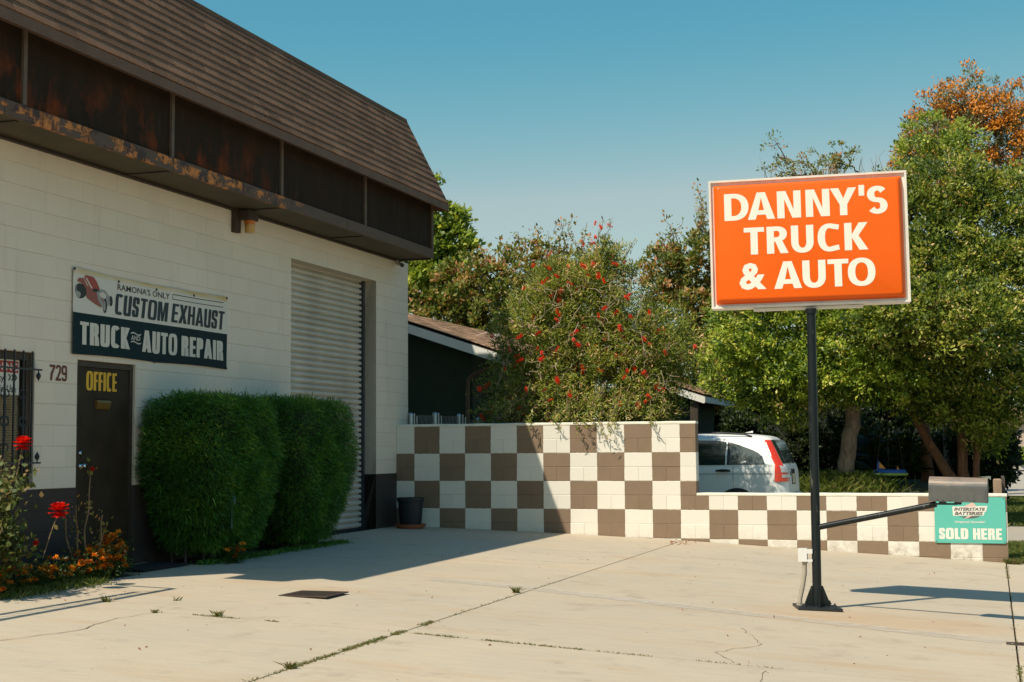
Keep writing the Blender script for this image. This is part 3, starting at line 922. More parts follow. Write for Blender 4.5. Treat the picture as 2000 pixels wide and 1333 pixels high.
BM = {}
def place_block(u, v, w_, h_, plane, face, mat, parent, stuff_mb=None, jit=0.0):
    key = (round(w_, 3), round(h_, 3), face, mat.name)
    d = random.uniform(-jit, jit)
    if stuff_mb is not None:
        vs, fs = block_mesh(w_, h_, .02, .0048 if face == 'y-' else .0036, face)
        off = (plane + d, u, v) if face == 'x+' else (u, plane - d, v)
        stuff_mb.add([(q[0] + off[0], q[1] + off[1], q[2] + off[2]) for q in vs], fs)
        return
    if key not in BM:
        vs, fs = block_mesh(w_, h_, .02, .0048 if face == 'y-' else .0036, face)
        me = bpy.data.meshes.new('block'); me.from_pydata(vs, [], fs); me.materials.append(mat); me.update()
        BM[key] = me
    o = bpy.data.objects.new('block', BM[key])
    COL.objects.link(o); o.parent = parent
    p = Vector((plane + d, u, v)) if face == 'x+' else Vector((u, plane - d, v))
    o.location = p - Vector(parent.location)

B = .4064; C_ = .2032
FX = -.293
ZB = .1155
YE = -10.02          # near end of the facade
YF = .47             # far end
shop = thing('auto_repair_building', 'cream block auto repair building with brown shingled mansard along the left', 'building', (-2, -4.8, -.7))
holes = [(-8.18, -7.145, -1, 1.378), (-3.535, -.766, -1, 2.9603), (-9.90, -8.86, .125, 1.402)]
blocks = []
for k in range(-5, 17):
    z0, z1 = ZB + k * C_, ZB + (k + 1) * C_
    z0 = max(z0, -.86)
    if z1 > 3.37: break
    if z1 < -.8: continue
    off = -9.157 + (0 if (k % 2 == 1) else B / 2)
    y = off - B * 4
    while y < YF:
        a0, a1 = max(y, YE), min(y + B, YF)
        if a1 - a0 > .02:
            rs = [(a0, a1, z0, z1)]
            for h in holes: rs = subtract(rs, h)
            blocks += [(r, k) for r in rs if r[1] - r[0] > .012 and r[3] - r[2] > .012]
        y += B
def bdist(r):
    c = Vector((FX, (r[0] + r[1]) / 2, (r[2] + r[3]) / 2)); d = (c - CAM)
    return -(r[1] - r[0]) * (r[3] - r[2]) / d.length ** 2 * abs(d.normalized().x)
blocks.sort(key=lambda q: bdist(q[0]))
rest = {}
for i, (r, k) in enumerate(blocks):
    mat = M['cream_block'] if k >= 0 else M['brown_block']
    smb = None if i < 300 else rest.setdefault(mat.name, MB())
    place_block((r[0] + r[1]) / 2, (r[2] + r[3]) / 2, r[1] - r[0], r[3] - r[2], FX, 'x+', mat, shop, smb, .0012)
for nme, m_ in rest.items():
    tag(obj('block_courses', m_, bpy.data.materials[nme], shop), kind='stuff')
# backing wall with openings (mortar)
mb = MB()
rs = [(YE, YF - .002, ZB, 3.365)]
for h in holes: rs = subtract(rs, h)
for r in rs: mb.box(-.49, FX - .0045, r[0], r[1], r[2], r[3])
obj('wall_backing', mb, M['mortar'], shop)
rs = [(YE, YF - .002, -.9, ZB - .001)]
for h in holes: rs = subtract(rs, h)
for r in rs: obj('base_backing', MB().box(-.49, FX - .0045, r[0], r[1], r[2], r[3]), M['dark_mortar'], shop)
mb = MB(); mb.box(-9, -.62, YE, YF, -.95, 4.9); mb.box(-.62, -.492, YE, -9.92, -.9, 3.36); mb.box(-.62, -.492, -8.84, -8.2, -.9, 3.36); mb.box(-.62, -.492, -7.12, -3.56, -.9, 3.36); mb.box(-.62, -.492, -.74, YF, -.9, 3.36)
mb.box(-9, -1.2, YE + .1, YF - .05, 4.90, 5.64); mb.box(-9, -.22, YE + .1, YF - .3, 3.40, 4.2)
obj('building_mass', mb, M['cream_block'], shop)
# reveals of the roll door opening
mb = MB(); mb.box(-.60, FX - .001, -.766, -.762, ZB, 2.960); mb.box(-.60, FX - .001, -3.539, -3.535, ZB, 2.96); mb.box(-.60, FX - .001, -3.535, -.766, 2.9605, 2.965)
obj('opening_reveal', mb, M['cream_block'], shop)
for a_ in (-.766, -3.539): obj('opening_base', MB().box(-.60, FX - .001, a_, a_ + .004, -.72, ZB - .001), M['brown_block'], shop)
# roll-up door
for a_, b_ in ((-.825, -.768), (-3.533, -3.48)): obj('guide_rail', MB().box(-.56, -.475, a_, b_, -.70, 2.958), M['navy_metal'], shop)
def slat_mesh():
    ys = (-1.335, 1.335); p = .0815
    prof = [(-.020, 0.0), (-.020, .012), (.012, .013), (.019, .022), (.021, .040), (.018, .056), (.008, .066), (-.012, .070), (-.020, .074), (-.020, p)]
    vs = [(a, y, b) for a, b in prof for y in ys]
    fs = [(2 * i, 2 * i + 1, 2 * i + 3, 2 * i + 2) for i in range(len(prof) - 1)]
    me = bpy.data.meshes.new('slat'); me.from_pydata(vs, [], fs); me.materials.append(M['shutter']); me.update()
    return me
sm = slat_mesh()
z = -.66
while z < 2.93:
    o = bpy.data.objects.new('slat', sm); COL.objects.link(o); o.parent = shop
    o.location = Vector((-.525, -2.153, z)) - Vector(shop.location)
    z += .0815
obj('bottom_bar', MB().box(-.54, -.49, -3.48, -.826, -.70, -.662), M['navy_metal'], shop)
obj('door_back', MB().box(-.60, -.566, -3.53, -.77, -.7, 2.958), M['dark_room'], shop)
# office door
obj('door_frame', MB().box(-.40, -.322, -8.178, -8.125, -.72, 1.376).box(-.40, -.322, -7.20, -7.147, -.72, 1.376).box(-.40, -.322, -8.125, -7.20, 1.318, 1.376), M['frame_brown'], shop)
od = obj('office_door', MB().box(-.385, -.338, -8.121, -7.204, -.70, 1.314), M['door_brown'], shop)
FD = -.338
fdoor = lambda y, z_, l: (FD + .002 + l, y, z_)
obj('lettering', text_mb(MB(), 'OFFICE', -7.965, -7.425, 1.085, 1.275, fdoor, sw=.205, sh=.13, n=3.8, gap=.05, width=.56), M['yellow_letter'], od)
mb = MB(); mb.prism([(FD + .001, -7.81, .99), (FD + .03, -7.81, .985), (FD + .04, -7.81, .965), (FD + .018, -7.80, .90), (FD + .001, -7.80, .895)], (0, .235, 0))
obj('mail_slot', mb, M['brass'], od)
for zc in (.455, .325):
    mb = MB(); mb.tube([(FD, -8.045, zc), (FD + .012, -8.045, zc)], .036, 16); mb.tube([(FD + .012, -8.045, zc), (FD + .03, -8.045, zc)], .018, 12)
    if zc < .4:
        mb.tube([(FD + .03, -8.045, zc), (FD + .045, -8.045, zc), (FD + .062, -8.045, zc), (FD + .075, -8.045, zc)], [.018, .030, .030, .018], 14)
    obj('door_knob' if zc < .4 else 'deadbolt', mb, M['chrome'], od, True)
obj('sill', MB().box(-.36, -.26, -8.17, -7.15, -.705, -.684), M['frame_brown'], shop)
# window, blinds, grille
wf = obj('window', MB().box(-.40, -.335, -9.90, -9.83, .13, 1.40).box(-.40, -.335, -8.93, -8.862, .13, 1.40).box(-.40, -.335, -9.83, -8.93, 1.33, 1.40).box(-.40, -.335, -9.83, -8.93, .13, .19), M['frame_brown'], shop)
obj('window_sill', MB().box(-.40, FX - .001, -9.90, -8.862, .118, .129), M['cream_block'], shop)
obj('glass', MB().box(-.382, -.376, -9.83, -8.93, .19, 1.33), M['window_glass'], wf)
z = .20
blm = None
while z < 1.12:
    mb = MB(); mb.obox((-.420, -9.38, z), (math.cos(.7), 0, math.sin(.7)), (0, 1, 0), (-math.sin(.7), 0, math.cos(.7)), .014, .44, .0012)
    if blm is None:
        bo = obj('blind_slat', mb, M['blind'], wf); blm = bo.data
    else:
        bo = bpy.data.objects.new('blind_slat', blm); COL.objects.link(bo); bo.parent = wf; bo.location = Vector((-.420, -9.38, z - .01)) - wloc(wf)
    z += .024
obj('dark_interior', MB().box(-.56, -.52, -9.89, -8.87, .13, 1.40), M['dark_room'], wf)
ws = obj('warning_sign', MB().box(-.3755, -.373, -9.66, -8.985, 1.00, 1.326), M['print_white'], wf)
obj('red_band', MB().box(-.373, -.3718, -9.64, -9.0, 1.205, 1.312), M['warn_red'], ws)
fw = lambda y, z_, l: (-.3712 + l, y, z_)
obj('lettering', font_mb(MB(), 'WARNING', -9.59, -9.01, 1.222, 1.295, fw, .02), M['print_white'], ws)
mb = MB(); font_mb(mb, 'Security', -9.59, -9.20, 1.105, 1.185, fw, .015); font_mb(mb, 'Cameras in Use', -9.60, -9.03, 1.02, 1.09, fw, .015)
for q in range(3):
    y = -9.15 + q * .045
    mb.add([fw(y, 1.13, 0), fw(y + .02, 1.13, 0), fw(y + .045, 1.16, 0), fw(y + .02, 1.19, 0), fw(y, 1.19, 0), fw(y + .025, 1.16, 0)], [(0, 1, 2, 5), (5, 2, 3, 4)])
obj('lettering', mb, M['print_black'], ws)
gr = thing('window_grille', 'black wrought iron scroll grille over the window at left edge', 'window grille', (-.25, -9.4, .3))
for i in range(8):
    y = -8.955 - i * .1335
    obj('bar', MB().box(-.257, -.243, y - .007, y + .007, .27, 1.41), M['black_metal'], gr)
for zz in (1.24, .365):
    obj('rail', MB().box(-.252, -.238 + .002, -10.0, -8.82, zz - .008, zz + .008), M['black_metal'], gr)
    s = -1 if zz > 1 else 1
    mb = MB(); mb.lathe((-.243, -8.868, zz + s * .062), [(.001, -.045), (.020, -.018), (.023, 0), (.014, .020), (.001, .045)] if s > 0 else [(.001, -.045), (.014, -.020), (.023, 0), (.020, .018), (.001, .045)], 8)
    mb.tube([(-.243, -8.868, zz), (-.243, -8.868, zz + s * .03)], .006, 6)
    obj('finial', mb, M['black_metal'], gr)
def scroll(yc, zc, sy, sz):
    pts = []
    for i in range(22):
        t = i / 21 * 2.6 * PI
        r = .034 * (1 - .30 * t / (2.6 * PI)) * (1 - .55 * i / 21)
        pts.append((-.245, yc + sy * (.034 - r * math.cos(t)), zc + sz * (.0 + r * math.sin(t) + .06 * (1 - i / 21))))
    return pts
for i in (3, 1):
    yb = -8.955 - i * .1335
    mb = MB()
    for sy in (-1, 1):
        for zc, sz in ((.96, 1), (.80, -1), (.70, 1), (.55, -1)):
            mb.tube(scroll(yb, zc, sy, sz), .0055, 5)
    mb.tube([(-.245, yb, .52), (-.245, yb, .66), (-.245, yb, .76), (-.245, yb, .86), (-.245, yb, 1.02)], [.008, .016, .008, .016, .008], 6)
    obj('scroll', mb, M['black_metal'], gr)
# house number
nb = thing('house_number', 'dark red painted number 729 on the wall left of the door', 'house number', (FX, -8.5, 1.15))
fwall = lambda y, z_, l: (FX + .004 + l, y, z_)
for s, a, b in (('7', -8.632, -8.545), ('2', -8.535, -8.452), ('9', -8.442, -8.355)):
    obj('digit', text_mb(MB(), s, a, b, 1.153, 1.305, fwall, sw=.22, sh=.155, n=3.2, gap=.05), M['number_brown'], nb)

# ------------------------------------------------------------ mansard roof and fascia box
mz = 3.366
YN = -10.75; YR = .05
obj('soffit', MB().box(FX + .002, .262, YN, YR - .02, mz + .001, mz + .02), M['soffit'], shop)
for y in (-9.9, -7.42, -4.95, -2.48):
    obj('soffit_batten', MB().box(FX + .06, .24, y - .022, y + .022, mz - .012, mz), M['soffit_batten'], shop)
obj('soffit_moulding', MB().box(FX + .001, FX + .055, YN, YR, mz - .028, mz), M['soffit_batten'], shop)
obj('soffit_moulding', MB().box(FX + .056, .262, YR - .055, YR - .002, mz - .02, mz), M['soffit_batten'], shop)
ends = [YN, -10.15, -9.62, -8.92, -7.42, -6.1, -4.97, -3.1, -1.4, YR]
for a, b in zip(ends[:-1], ends[1:]):
    d = random.uniform(0, .006)
    obj('trim_board', MB().box(.264, .300 + d, a + .004, b - .004, mz - .002 + d / 3, 3.50 + d / 2), M['trim'], shop)
pys = [YN, -9.87, -7.42, -4.95, -2.48, YR - .02]
for a, b in zip(pys[:-1], pys[1:]):
    obj('fascia_panel', MB().box(.235, .272, a + .03, b - .03, 3.502, 4.19), M['panel'], shop)
for y in pys[1:]:
    obj('fascia_post', MB().box(.236, .298, y - .028, y + .024, 3.508, 4.19), M['post_brown'], shop)
obj('fascia_end', MB().box(FX + .002, .234, YR - .022, YR, 3.388, 4.19).box(FX + .002, .234, YN, YN + .02, 3.388, 4.19), M['panel'], shop)
# eave band and roof deck
EX, EZ, TX, TZ = .50, 4.205, -.20, 5.555
obj('eave_band', MB().prism([(.26, YN - .15, 4.185), (EX, YN - .15, 4.10), (EX + .004, YN - .15, EZ - .006), (.26, YN - .15, EZ - .006)], (0, YR + .12 - YN + .15, 0)), M['eave_brown'], shop)
obj('mansard_deck', MB().prism([(EX - .03, YN - .13, EZ - .004), (TX - .02, YN - .13, TZ - .02), (TX - .45, YN - .13, TZ - .05), (-1.6, YN - .13, 4.3), (-1.6, YN - .13, EZ)], (0, YR + .08 - YN + .13, 0)), M['eave_brown'], shop)
rl = math.hypot(TX - EX, TZ - EZ); ru = Vector(((TX - EX) / rl, 0, (TZ - EZ) / rl)); rn = Vector((ru.z, 0, -ru.x))
nrow = 12; rh = rl / nrow; tabw = .305
tabs = []
for r in range(nrow):
    y = YN - .14 - (r % 2) * tabw / 2 - random.uniform(0, .05)
    while y < YR + .10:
        a, b = max(y, YN - .14), min(y + tabw, YR + .10)
        if b - a > .02: tabs.append((r, a, b))
        y += tabw
def tab_key(t):
    c = Vector((EX, (t[1] + t[2]) / 2, EZ)) + ru * (t[0] * rh); return (c - CAM).length
tabs.sort(key=tab_key)
vis = [t for t in tabs if t[1] > -9.9 - .0 or t[0] < 2]
vis = vis[-300:] if len(vis) > 300 else vis
vset = set(vis)
SM = {}
def tab_geo(wd, up=True):
    hh = rh * 1.06
    lip = .013
    P = lambda u, y, n_: ru * u + Vector((0, y, 0)) + rn * n_
    g = .0022
    y0, y1 = g, wd - g
    vs = [P(0, y0, 0), P(0, y1, 0), P(0, y0, lip), P(0, y1, lip), P(hh, y0, .003), P(hh, y1, .003)]
    fs = [(0, 1, 3, 2), (2, 3, 5, 4), (0, 2, 4), (1, 5, 3)]
    return vs, fs
rest = MB()
for t in tabs:
    r, a, b = t
    org = Vector((EX, a, EZ)) + ru * (r * rh + random.uniform(-.002, .002)) + rn * random.uniform(0, .002)
    if t in vset:
        k = round(b - a, 3)
        if k not in SM:
            vs, fs = tab_geo(b - a); me = bpy.data.meshes.new('shingle'); me.from_pydata([tuple(q) for q in vs], [], fs); me.materials.append(M['shingle']); me.update(); SM[k] = me
        o = bpy.data.objects.new('shingle', SM[k]); COL.objects.link(o); o.parent = shop; o.location = org - Vector(shop.location)
    else:
        vs, fs = tab_geo(b - a); rest.add([q + org for q in vs], fs)
tag(obj('shingle_tabs', rest, M['shingle'], shop), kind='stuff')
obj('ridge_cap', MB().prism([(TX + .035, YN - .14, TZ - .04), (TX + .02, YN - .14, TZ + .015), (TX - .05, YN - .14, TZ + .03), (TX - .15, YN - .14, TZ + .0)], (0, YR + .24 - YN, 0)), M['shingle'], shop)
mb = MB()
pe = [Vector((EX + .002, YR + .082, 4.10)), Vector((EX + .004, YR + .082, EZ + .01)), Vector((TX + .01, YR + .082, TZ + .01)), Vector((TX - .5, YR + .082, TZ - .03)), Vector((-.9, YR + .082, 4.12))]
mb.prism(pe, (0, .02, 0)); obj('roof_end', mb, M['shingle'], shop)

# ------------------------------------------------------------ banner
bn = thing('shop_banner', 'weathered cream and navy vinyl banner with hot rod picture above the door', 'banner', (FX + .02, -6.77, 1.42))
BY0, BY1, BZ0, BZ1 = -8.30, -5.235, 1.425, 2.283
def bsurf(y, z_, l=0):
    u = (y - BY0) / (BY1 - BY0); v = (z_ - BZ0) / (BZ1 - BZ0)
    sag = -.022 * math.sin(PI * u) ** 1.0 * (v if v > .5 else 0) * 2 * max(0, v - .5) * 1.0
    wob = .012 + .006 * math.sin(9 * u + 2 * v) * math.sin(PI * u) + .005 * math.sin(23 * u + 6 * v) * (0.3 + v) * .6
    wob += .006 * abs(math.sin(14 * (u + .8 * v))) * max(0, .15 - u) / .15
    bot = .012 * math.sin(2 * PI * u) * (1 - v) * (1 if v < .3 else 0)
    return (FX + .006 + wob + l, y, z_ + sag - (.012 * abs(math.sin(2 * PI * u)) * -(1 - min(1, v * 4)) if v < .25 else 0))
def bgrid(z0, z1, lift=0, nu=90, nv=16):
    m_ = MB()
    ys = np.linspace(BY0, BY1, nu + 1); zs = np.linspace(z0, z1, nv + 1)
    m_.add([bsurf(y, q, lift) for q in zs for y in ys], [(j * (nu + 1) + i, j * (nu + 1) + i + 1, (j + 1) * (nu + 1) + i + 1, (j + 1) * (nu + 1) + i) for j in range(nv) for i in range(nu)])
    return m_
obj('banner_top_half', bgrid(1.843, BZ1), M['banner_white'], bn, True)
obj('banner_bottom_half', bgrid(BZ0, 1.843), M['banner_navy'], bn, True)
fb = lambda y, z_, l: bsurf(y, z_, .0035 + l)
obj('lettering', font_mb(MB(), "RAMONA'S ONLY", -7.52, -6.52, 2.145, 2.215, fb, 0.005), M['print_black'], bn)
obj('lettering', text_mb(MB(), 'CUSTOM', -7.575, -6.535, 1.882, 2.102, fb, sw=.215, sh=.13, n=5.0, gap=.08, width=.70, slant=.12), M['print_navy'], bn)
obj('lettering', text_mb(MB(), 'EXHAUST', -6.478, -5.30, 1.887, 2.105, fb, sw=.205, sh=.13, n=5.0, gap=.07, width=.70, slant=.12), M['print_navy'], bn)
obj('lettering', text_mb(MB(), 'TRUCK', -8.185, -7.29, 1.527, 1.757, fb, sw=.25, sh=.15, n=3.6, gap=.07, width=.70), M['print_cream'], bn)
obj('lettering', font_mb(MB(), 'AND', -7.265, -7.085, 1.635, 1.685, fb, .01), M['print_cream'], bn)
mb = MB()
for zc in (1.705, 1.612):
    n_ = 16
    pts = [(-7.27 + .20 * i / n_, zc + .010 * math.sin(2 * PI * i / n_)) for i in range(n_ + 1)]
    mb.add([fb(a, b + s * .006, 0) for a, b in pts for s in (-1, 1)], [(2 * i, 2 * i + 2, 2 * i + 3, 2 * i + 1) for i in range(n_)])
obj('ribbon_line', mb, M['print_cream'], bn)
obj('lettering', text_mb(MB(), 'AUTO', -7.05, -6.35, 1.522, 1.757, fb, sw=.25, sh=.15, n=3.6, gap=.06, width=.70), M['print_cream'], bn)
obj('lettering', text_mb(MB(), 'REPAIR', -6.262, -5.325, 1.522, 1.752, fb, sw=.245, sh=.15, n=3.6, gap=.07, width=.68), M['print_cream'], bn)
mb = MB()
def brect(m_, y0, y1, z0, z1, l=0.0, n_=12):
    ys = np.linspace(y0, y1, n_ + 1)
    m_.add([fb(y, q, l) for y in ys for q in (z0, z1)], [(2 * i, 2 * i + 2, 2 * i + 3, 2 * i + 1) for i in range(n_)])
brect(mb, -6.465, -5.33, 2.205, 2.213); brect(mb, -6.465, -5.34, 2.150, 2.157); brect(mb, -6.465, -6.458, 2.157, 2.205, 0, 1)
obj('ruled_box', mb, M['print_black'], bn)
# hot rod picture: flat print, layered
def bpoly(mat, pts, l, name):
    m_ = MB(); add_shape(m_, [pts], fb, l); obj(name, m_, mat, bn)
def ell(cy, cz, ry, rz, n_=22):
    return [(cy + ry * math.cos(2 * PI * i / n_), cz + rz * math.sin(2 * PI * i / n_)) for i in range(n_)]
ox, oz = -8.28, 1.885
T = lambda L: [(ox + a * .68, oz + b * .345) for a, b in L]
bpoly(M['print_black'], T([(.02, .50), (.05, .36), (.12, .28), (.22, .32), (.29, .42), (.30, .60), (.24, .72), (.10, .72), (.03, .62)]), .0000, 'picture_wheel')
bpoly(M['print_grey'], ell(ox + .065, oz + .17, .042, .068), .0004, 'picture_hub')
bpoly(M['print_red_dark'], T([(.06, .78), (.10, .88), (.20, .90), (.30, .70), (.52, .60), (.68, .52), (.72, .30), (.66, .12), (.50, .20), (.30, .34), (.28, .60), (.20, .72)]), .0008, 'picture_body')
bpoly(M['print_red'], T([(.22, .90), (.26, 1.0), (.46, .99), (.55, .86), (.64, .62), (.48, .56), (.36, .66), (.28, .80)]), .0012, 'picture_cab')
bpoly(M['print_cream'], T([(.25, .92), (.28, .93), (.44, .64), (.40, .64)]), .0016, 'picture_window')
bpoly(M['print_black'], T([(.44, .64), (.56, .66), (.62, .58), (.47, .54)]), .0016, 'picture_windscreen')
bpoly(M['print_grey'], T([(.54, .56), (.62, .66), (.76, .66), (.88, .50), (.90, .30), (.80, .14), (.68, .14), (.58, .34)]), .0016, 'picture_engine')
bpoly(M['print_cream'], T([(.60, .52), (.70, .60), (.80, .52), (.76, .40), (.66, .42)]), .0020, 'picture_intake')
bpoly(M['print_black'], ell(ox + .628, oz + .125, .034, .055), .0012, 'picture_front_wheel')
bpoly(M['print_black'], ell(ox + .520, oz + .065, .036, .075), .0020, 'picture_front_wheel')
bpoly(M['print_grey'], ell(ox + .508, oz + .062, .022, .055), .0024, 'picture_hub')
for y, q in ((BY0 + .012, BZ1 - .012), (BY1 - .012, BZ1 - .012), (BY1 - .01, BZ0 + .012), (BY0 + .012, BZ0 + .012), (-6.80, BZ0 + .004), (-6.78, BZ1 - .05), (-7.5, BZ1 - .045), (-6.0, BZ1 - .042)):
    obj('grommet', MB().tube([fb(y, q, -.004), fb(y, q, .004)], .014, 10), M['black_metal'], bn)

# wall lamp near the soffit
lp = thing('wall_lamp', 'small brown bracket wall lamp with amber glass under the soffit', 'lamp', (-.2, -4.95, 3.1))
obj('bracket', MB().box(FX, -.235, -5.12, -4.99, 3.08, 3.362), M['frame_brown'], lp)
obj('housing', MB().box(-.234, -.10, -5.05, -4.80, 3.24, 3.352), M['frame_brown'], lp)
obj('lamp_glass', MB().lathe((-.165, -4.90, 3.09), [(.052, 0), (.058, .01), (.062, .07), (.062, .10)], 16), M['amber_glass'], lp, True)
obj('lamp_band', MB().lathe((-.165, -4.90, 3.191), [(.064, 0), (.066, .03), (.066, .047)], 16), M['lamp_orange'], lp, True)
# security camera at soffit corner
sc = thing('security_camera', 'tiny grey security camera under the far corner of the soffit', 'camera', (-.2, 0, 3.3))
obj('mount', MB().tube([(-.24, -.10, 3.345), (-.22, -.08, 3.30)], .016, 8).lathe((-.24, -.10, 3.325), [(.03, 0), (.03, .02)], 12), M['grey_conduit'], sc)
obj('camera_body', MB().tube([(-.26, -.04, 3.315), (-.15, -.12, 3.265)], .028, 10), M['grey_conduit'], sc)
obj('lens_hood', MB().tube([(-.149, -.121, 3.2645), (-.135, -.131, 3.258)], .031, 10), M['black_metal'], sc)

# ------------------------------------------------------------ checkered wall
XE1, XE2 = 4.29, 8.452
cw = thing('checkered_wall', 'low block wall painted in cream and brown checks, stepping down to the right', 'wall', (4, 0.1, -.9))
blocks = []
for k in range(-6, 4):
    z0, z1 = k * C_, (k + 1) * C_
    x = (-3 * B) + (B / 2 if k % 2 == 0 else 0)
    xe = XE1 if k >= -1 else XE2
    while x < xe:
        a0, a1 = max(x, -.290), min(x + B, xe)
        if a1 - a0 > .012 and z1 > gz(a0, 0) - .04:
            blocks.append((a0, a1, max(z0, gz(a1, 0) - .06), z1, k))
        x += B
for a0, a1, z0, z1, k in blocks:
    place_block((a0 + a1) / 2, (z0 + z1) / 2, a1 - a0, z1 - z0, 0.0, 'y-', M['checker'], cw, None, .003)
mb = MB(); mb.box(-.290, XE1 - .002, .0045, .195, -C_ + .001, .8125); mb.box(-.290, XE2 - .002, .0045, .195, -1.2, -C_)
obj('wall_core', mb, M['checker'], cw)
mb = MB(); mb.box(XE1 - .002, XE1 + .0015, .003, .198, -.17, .8125); obj('wall_end', mb, M['checker'], cw)
def cap(x0, x1, z0, z1, n_=24):
    m_ = MB(); prof = [(-.004, 0), (-.004, .022), (.012, z1 - z0), (.185, z1 - z0), (.201, .022), (.201, 0)]
    xs = np.linspace(x0, x1, n_ + 1); vs = []
    r = random.Random(3)
    for x in xs:
        j = r.uniform(-.003, .003)
        vs += [(x, a, z0 + b + (j if b > 0 else 0)) for a, b in prof]
    k = len(prof); fs = [(i * k + q, (i + 1) * k + q, (i + 1) * k + (q + 1) % k, i * k + (q + 1) % k) for i in range(n_) for q in range(k)]
    fs += [tuple(reversed(range(k))), tuple(n_ * k + q for q in range(k))]
    return m_.add(vs, fs)
obj('cap', cap(-.29, XE1 + .003, .8135, .850), M['cap'], cw)
obj('cap', cap(XE1 + .004, XE2 + .003, -C_ + .0005, -.166), M['cap'], cw)

# battery dealer sign on the wall
bs_ = thing('teal_metal_sign', 'faded teal metal sign with white SOLD HERE letters on the wall end', 'sign', (7.98, -.03, -.83))
mb = MB(); r_ = .02
def rrect(x0, x1, z0, z1, r, n_=5):
    out = []
    for cx, cz, a in ((x1 - r, z1 - r, 0), (x0 + r, z1 - r, 90), (x0 + r, z0 + r, 180), (x1 - r, z0 + r, 270)):
        for i in range(n_ + 1):
            t = math.radians(a + 90 * i / n_); out.append((cx + r * math.cos(t), cz + r * math.sin(t)))
    return out
mb.prism([(a, -.018, b) for a, b in rrect(7.525, 8.432, -.822, -.212, .02)], (0, .004, 0))
obj('sign_plate', mb, M['teal_sign'], bs_)
fs_ = lambda x, z_, l: (x, -.0195 - l, z_)
mb = MB()
for pr in (((7.527, -.822), (8.43, -.822), (8.43, -.816), (7.527, -.816)), ((7.527, -.218), (8.43, -.218), (8.43, -.212), (7.527, -.212))):
    pass
obj('lettering', text_mb(MB(), 'SOLD', 7.578, 7.952, -.772, -.625, fs_, sw=.30, sh=.20, n=4.5, gap=.08, width=.78), M['print_white'], bs_)
obj('lettering', text_mb(MB(), 'HERE', 8.012, 8.378, -.774, -.625, fs_, sw=.27, sh=.20, n=4.5, gap=.08, width=.80), M['print_white'], bs_)
def spoly(mat, pts, l, nme):
    m_ = MB(); add_shape(m_, [pts], fs_, l); obj(nme, m_, mat, bs_)
spoly(M['print_white'], [(7.76, -.345), (8.20, -.335), (8.18, -.405), (8.165, -.405), (8.145, -.455), (7.77, -.460)], .0, 'emblem_ground')
spoly(M['print_white'], [(7.755, -.338), (8.205, -.328), (8.187, -.40), (8.17, -.40), (8.155, -.455), (7.765, -.462)], -.0006, 'emblem_edge')
spoly(M['print_faded'], [(7.84, -.470)] + [(7.84 + .27 * i / 10, -.470 - .026 * math.sin(PI * i / 10)) for i in range(1, 10)] + [(8.11, -.462)], .0, 'emblem_arc')
spoly(M['print_pink'], [(7.89, -.340), (8.02, -.280), (8.07, -.337)], .0, 'emblem_arc')
spoly(M['print_pink'], [(7.90, -.502), (7.955, -.460), (8.02, -.455), (7.965, -.478), (7.985, -.478)], .0006, 'emblem_bolt')
obj('lettering', font_mb(MB(), 'INTERSTATE', 7.778, 8.178, -.395, -.350, fs_, .045, .25, .0012), M['print_faded'], bs_)
obj('lettering', font_mb(MB(), 'BATTERIES', 7.785, 8.148, -.450, -.406, fs_, .045, .25, .0012), M['print_faded'], bs_)
obj('lettering', font_mb(MB(), 'Outrageously Dependable!', 7.78, 8.17, -.562, -.525, fs_, .02, .3, .0005), M['print_white'], bs_)
for x, z_ in ((7.545, -.80), (8.41, -.232), (8.41, -.80)):
    obj('screw', MB().tube([(x, -.018, z_), (x, -.023, z_)], .006, 8), M['black_metal'], bs_)

# ------------------------------------------------------------ pole sign
PX, PY = 6.722, -6.80
PZ = gz(PX, PY)
ps = thing('pole_sign', 'orange lit-box style sign with cream letters on a black steel post', 'sign', (PX, PY, PZ))
th, SW_, SH_, SZ, TL = .0975, 1.808, 1.214, 2.381, .0107
ex = Vector((math.cos(th), math.sin(th), 0)); nz = Vector((math.sin(th), -math.cos(th), 0))
e1 = ex * math.cos(TL) + Vector((0, 0, 1)) * math.sin(TL); e2 = -ex * math.sin(TL) + Vector((0, 0, 1)) * math.cos(TL)
SC = Vector((PX - .009, -6.90, SZ))
sf = lambda u, v, l: SC + e1 * u + e2 * v + nz * l
mb = MB()
hw, hh_ = SW_ / 2, SH_ / 2
mb.obox(SC - nz * .11, e1, -nz, e2, hw - .002, .10, hh_ - .002)
cab = obj('cabinet', mb, M['sign_frame'], ps)
mb = MB(); fr = .020
for (u0, u1, v0, v1) in ((-hw, hw, hh_ - fr, hh_), (-hw, hw, -hh_, -hh_ + fr), (-hw, -hw + fr, -hh_ + fr, hh_ - fr), (hw - fr, hw, -hh_ + fr, hh_ - fr)):
    c = sf((u0 + u1) / 2, (v0 + v1) / 2, -.004)
    mb.obox(c, e1, -nz, e2, (u1 - u0) / 2, .018, (v1 - v0) / 2)
obj('frame', mb, M['sign_frame'], ps)
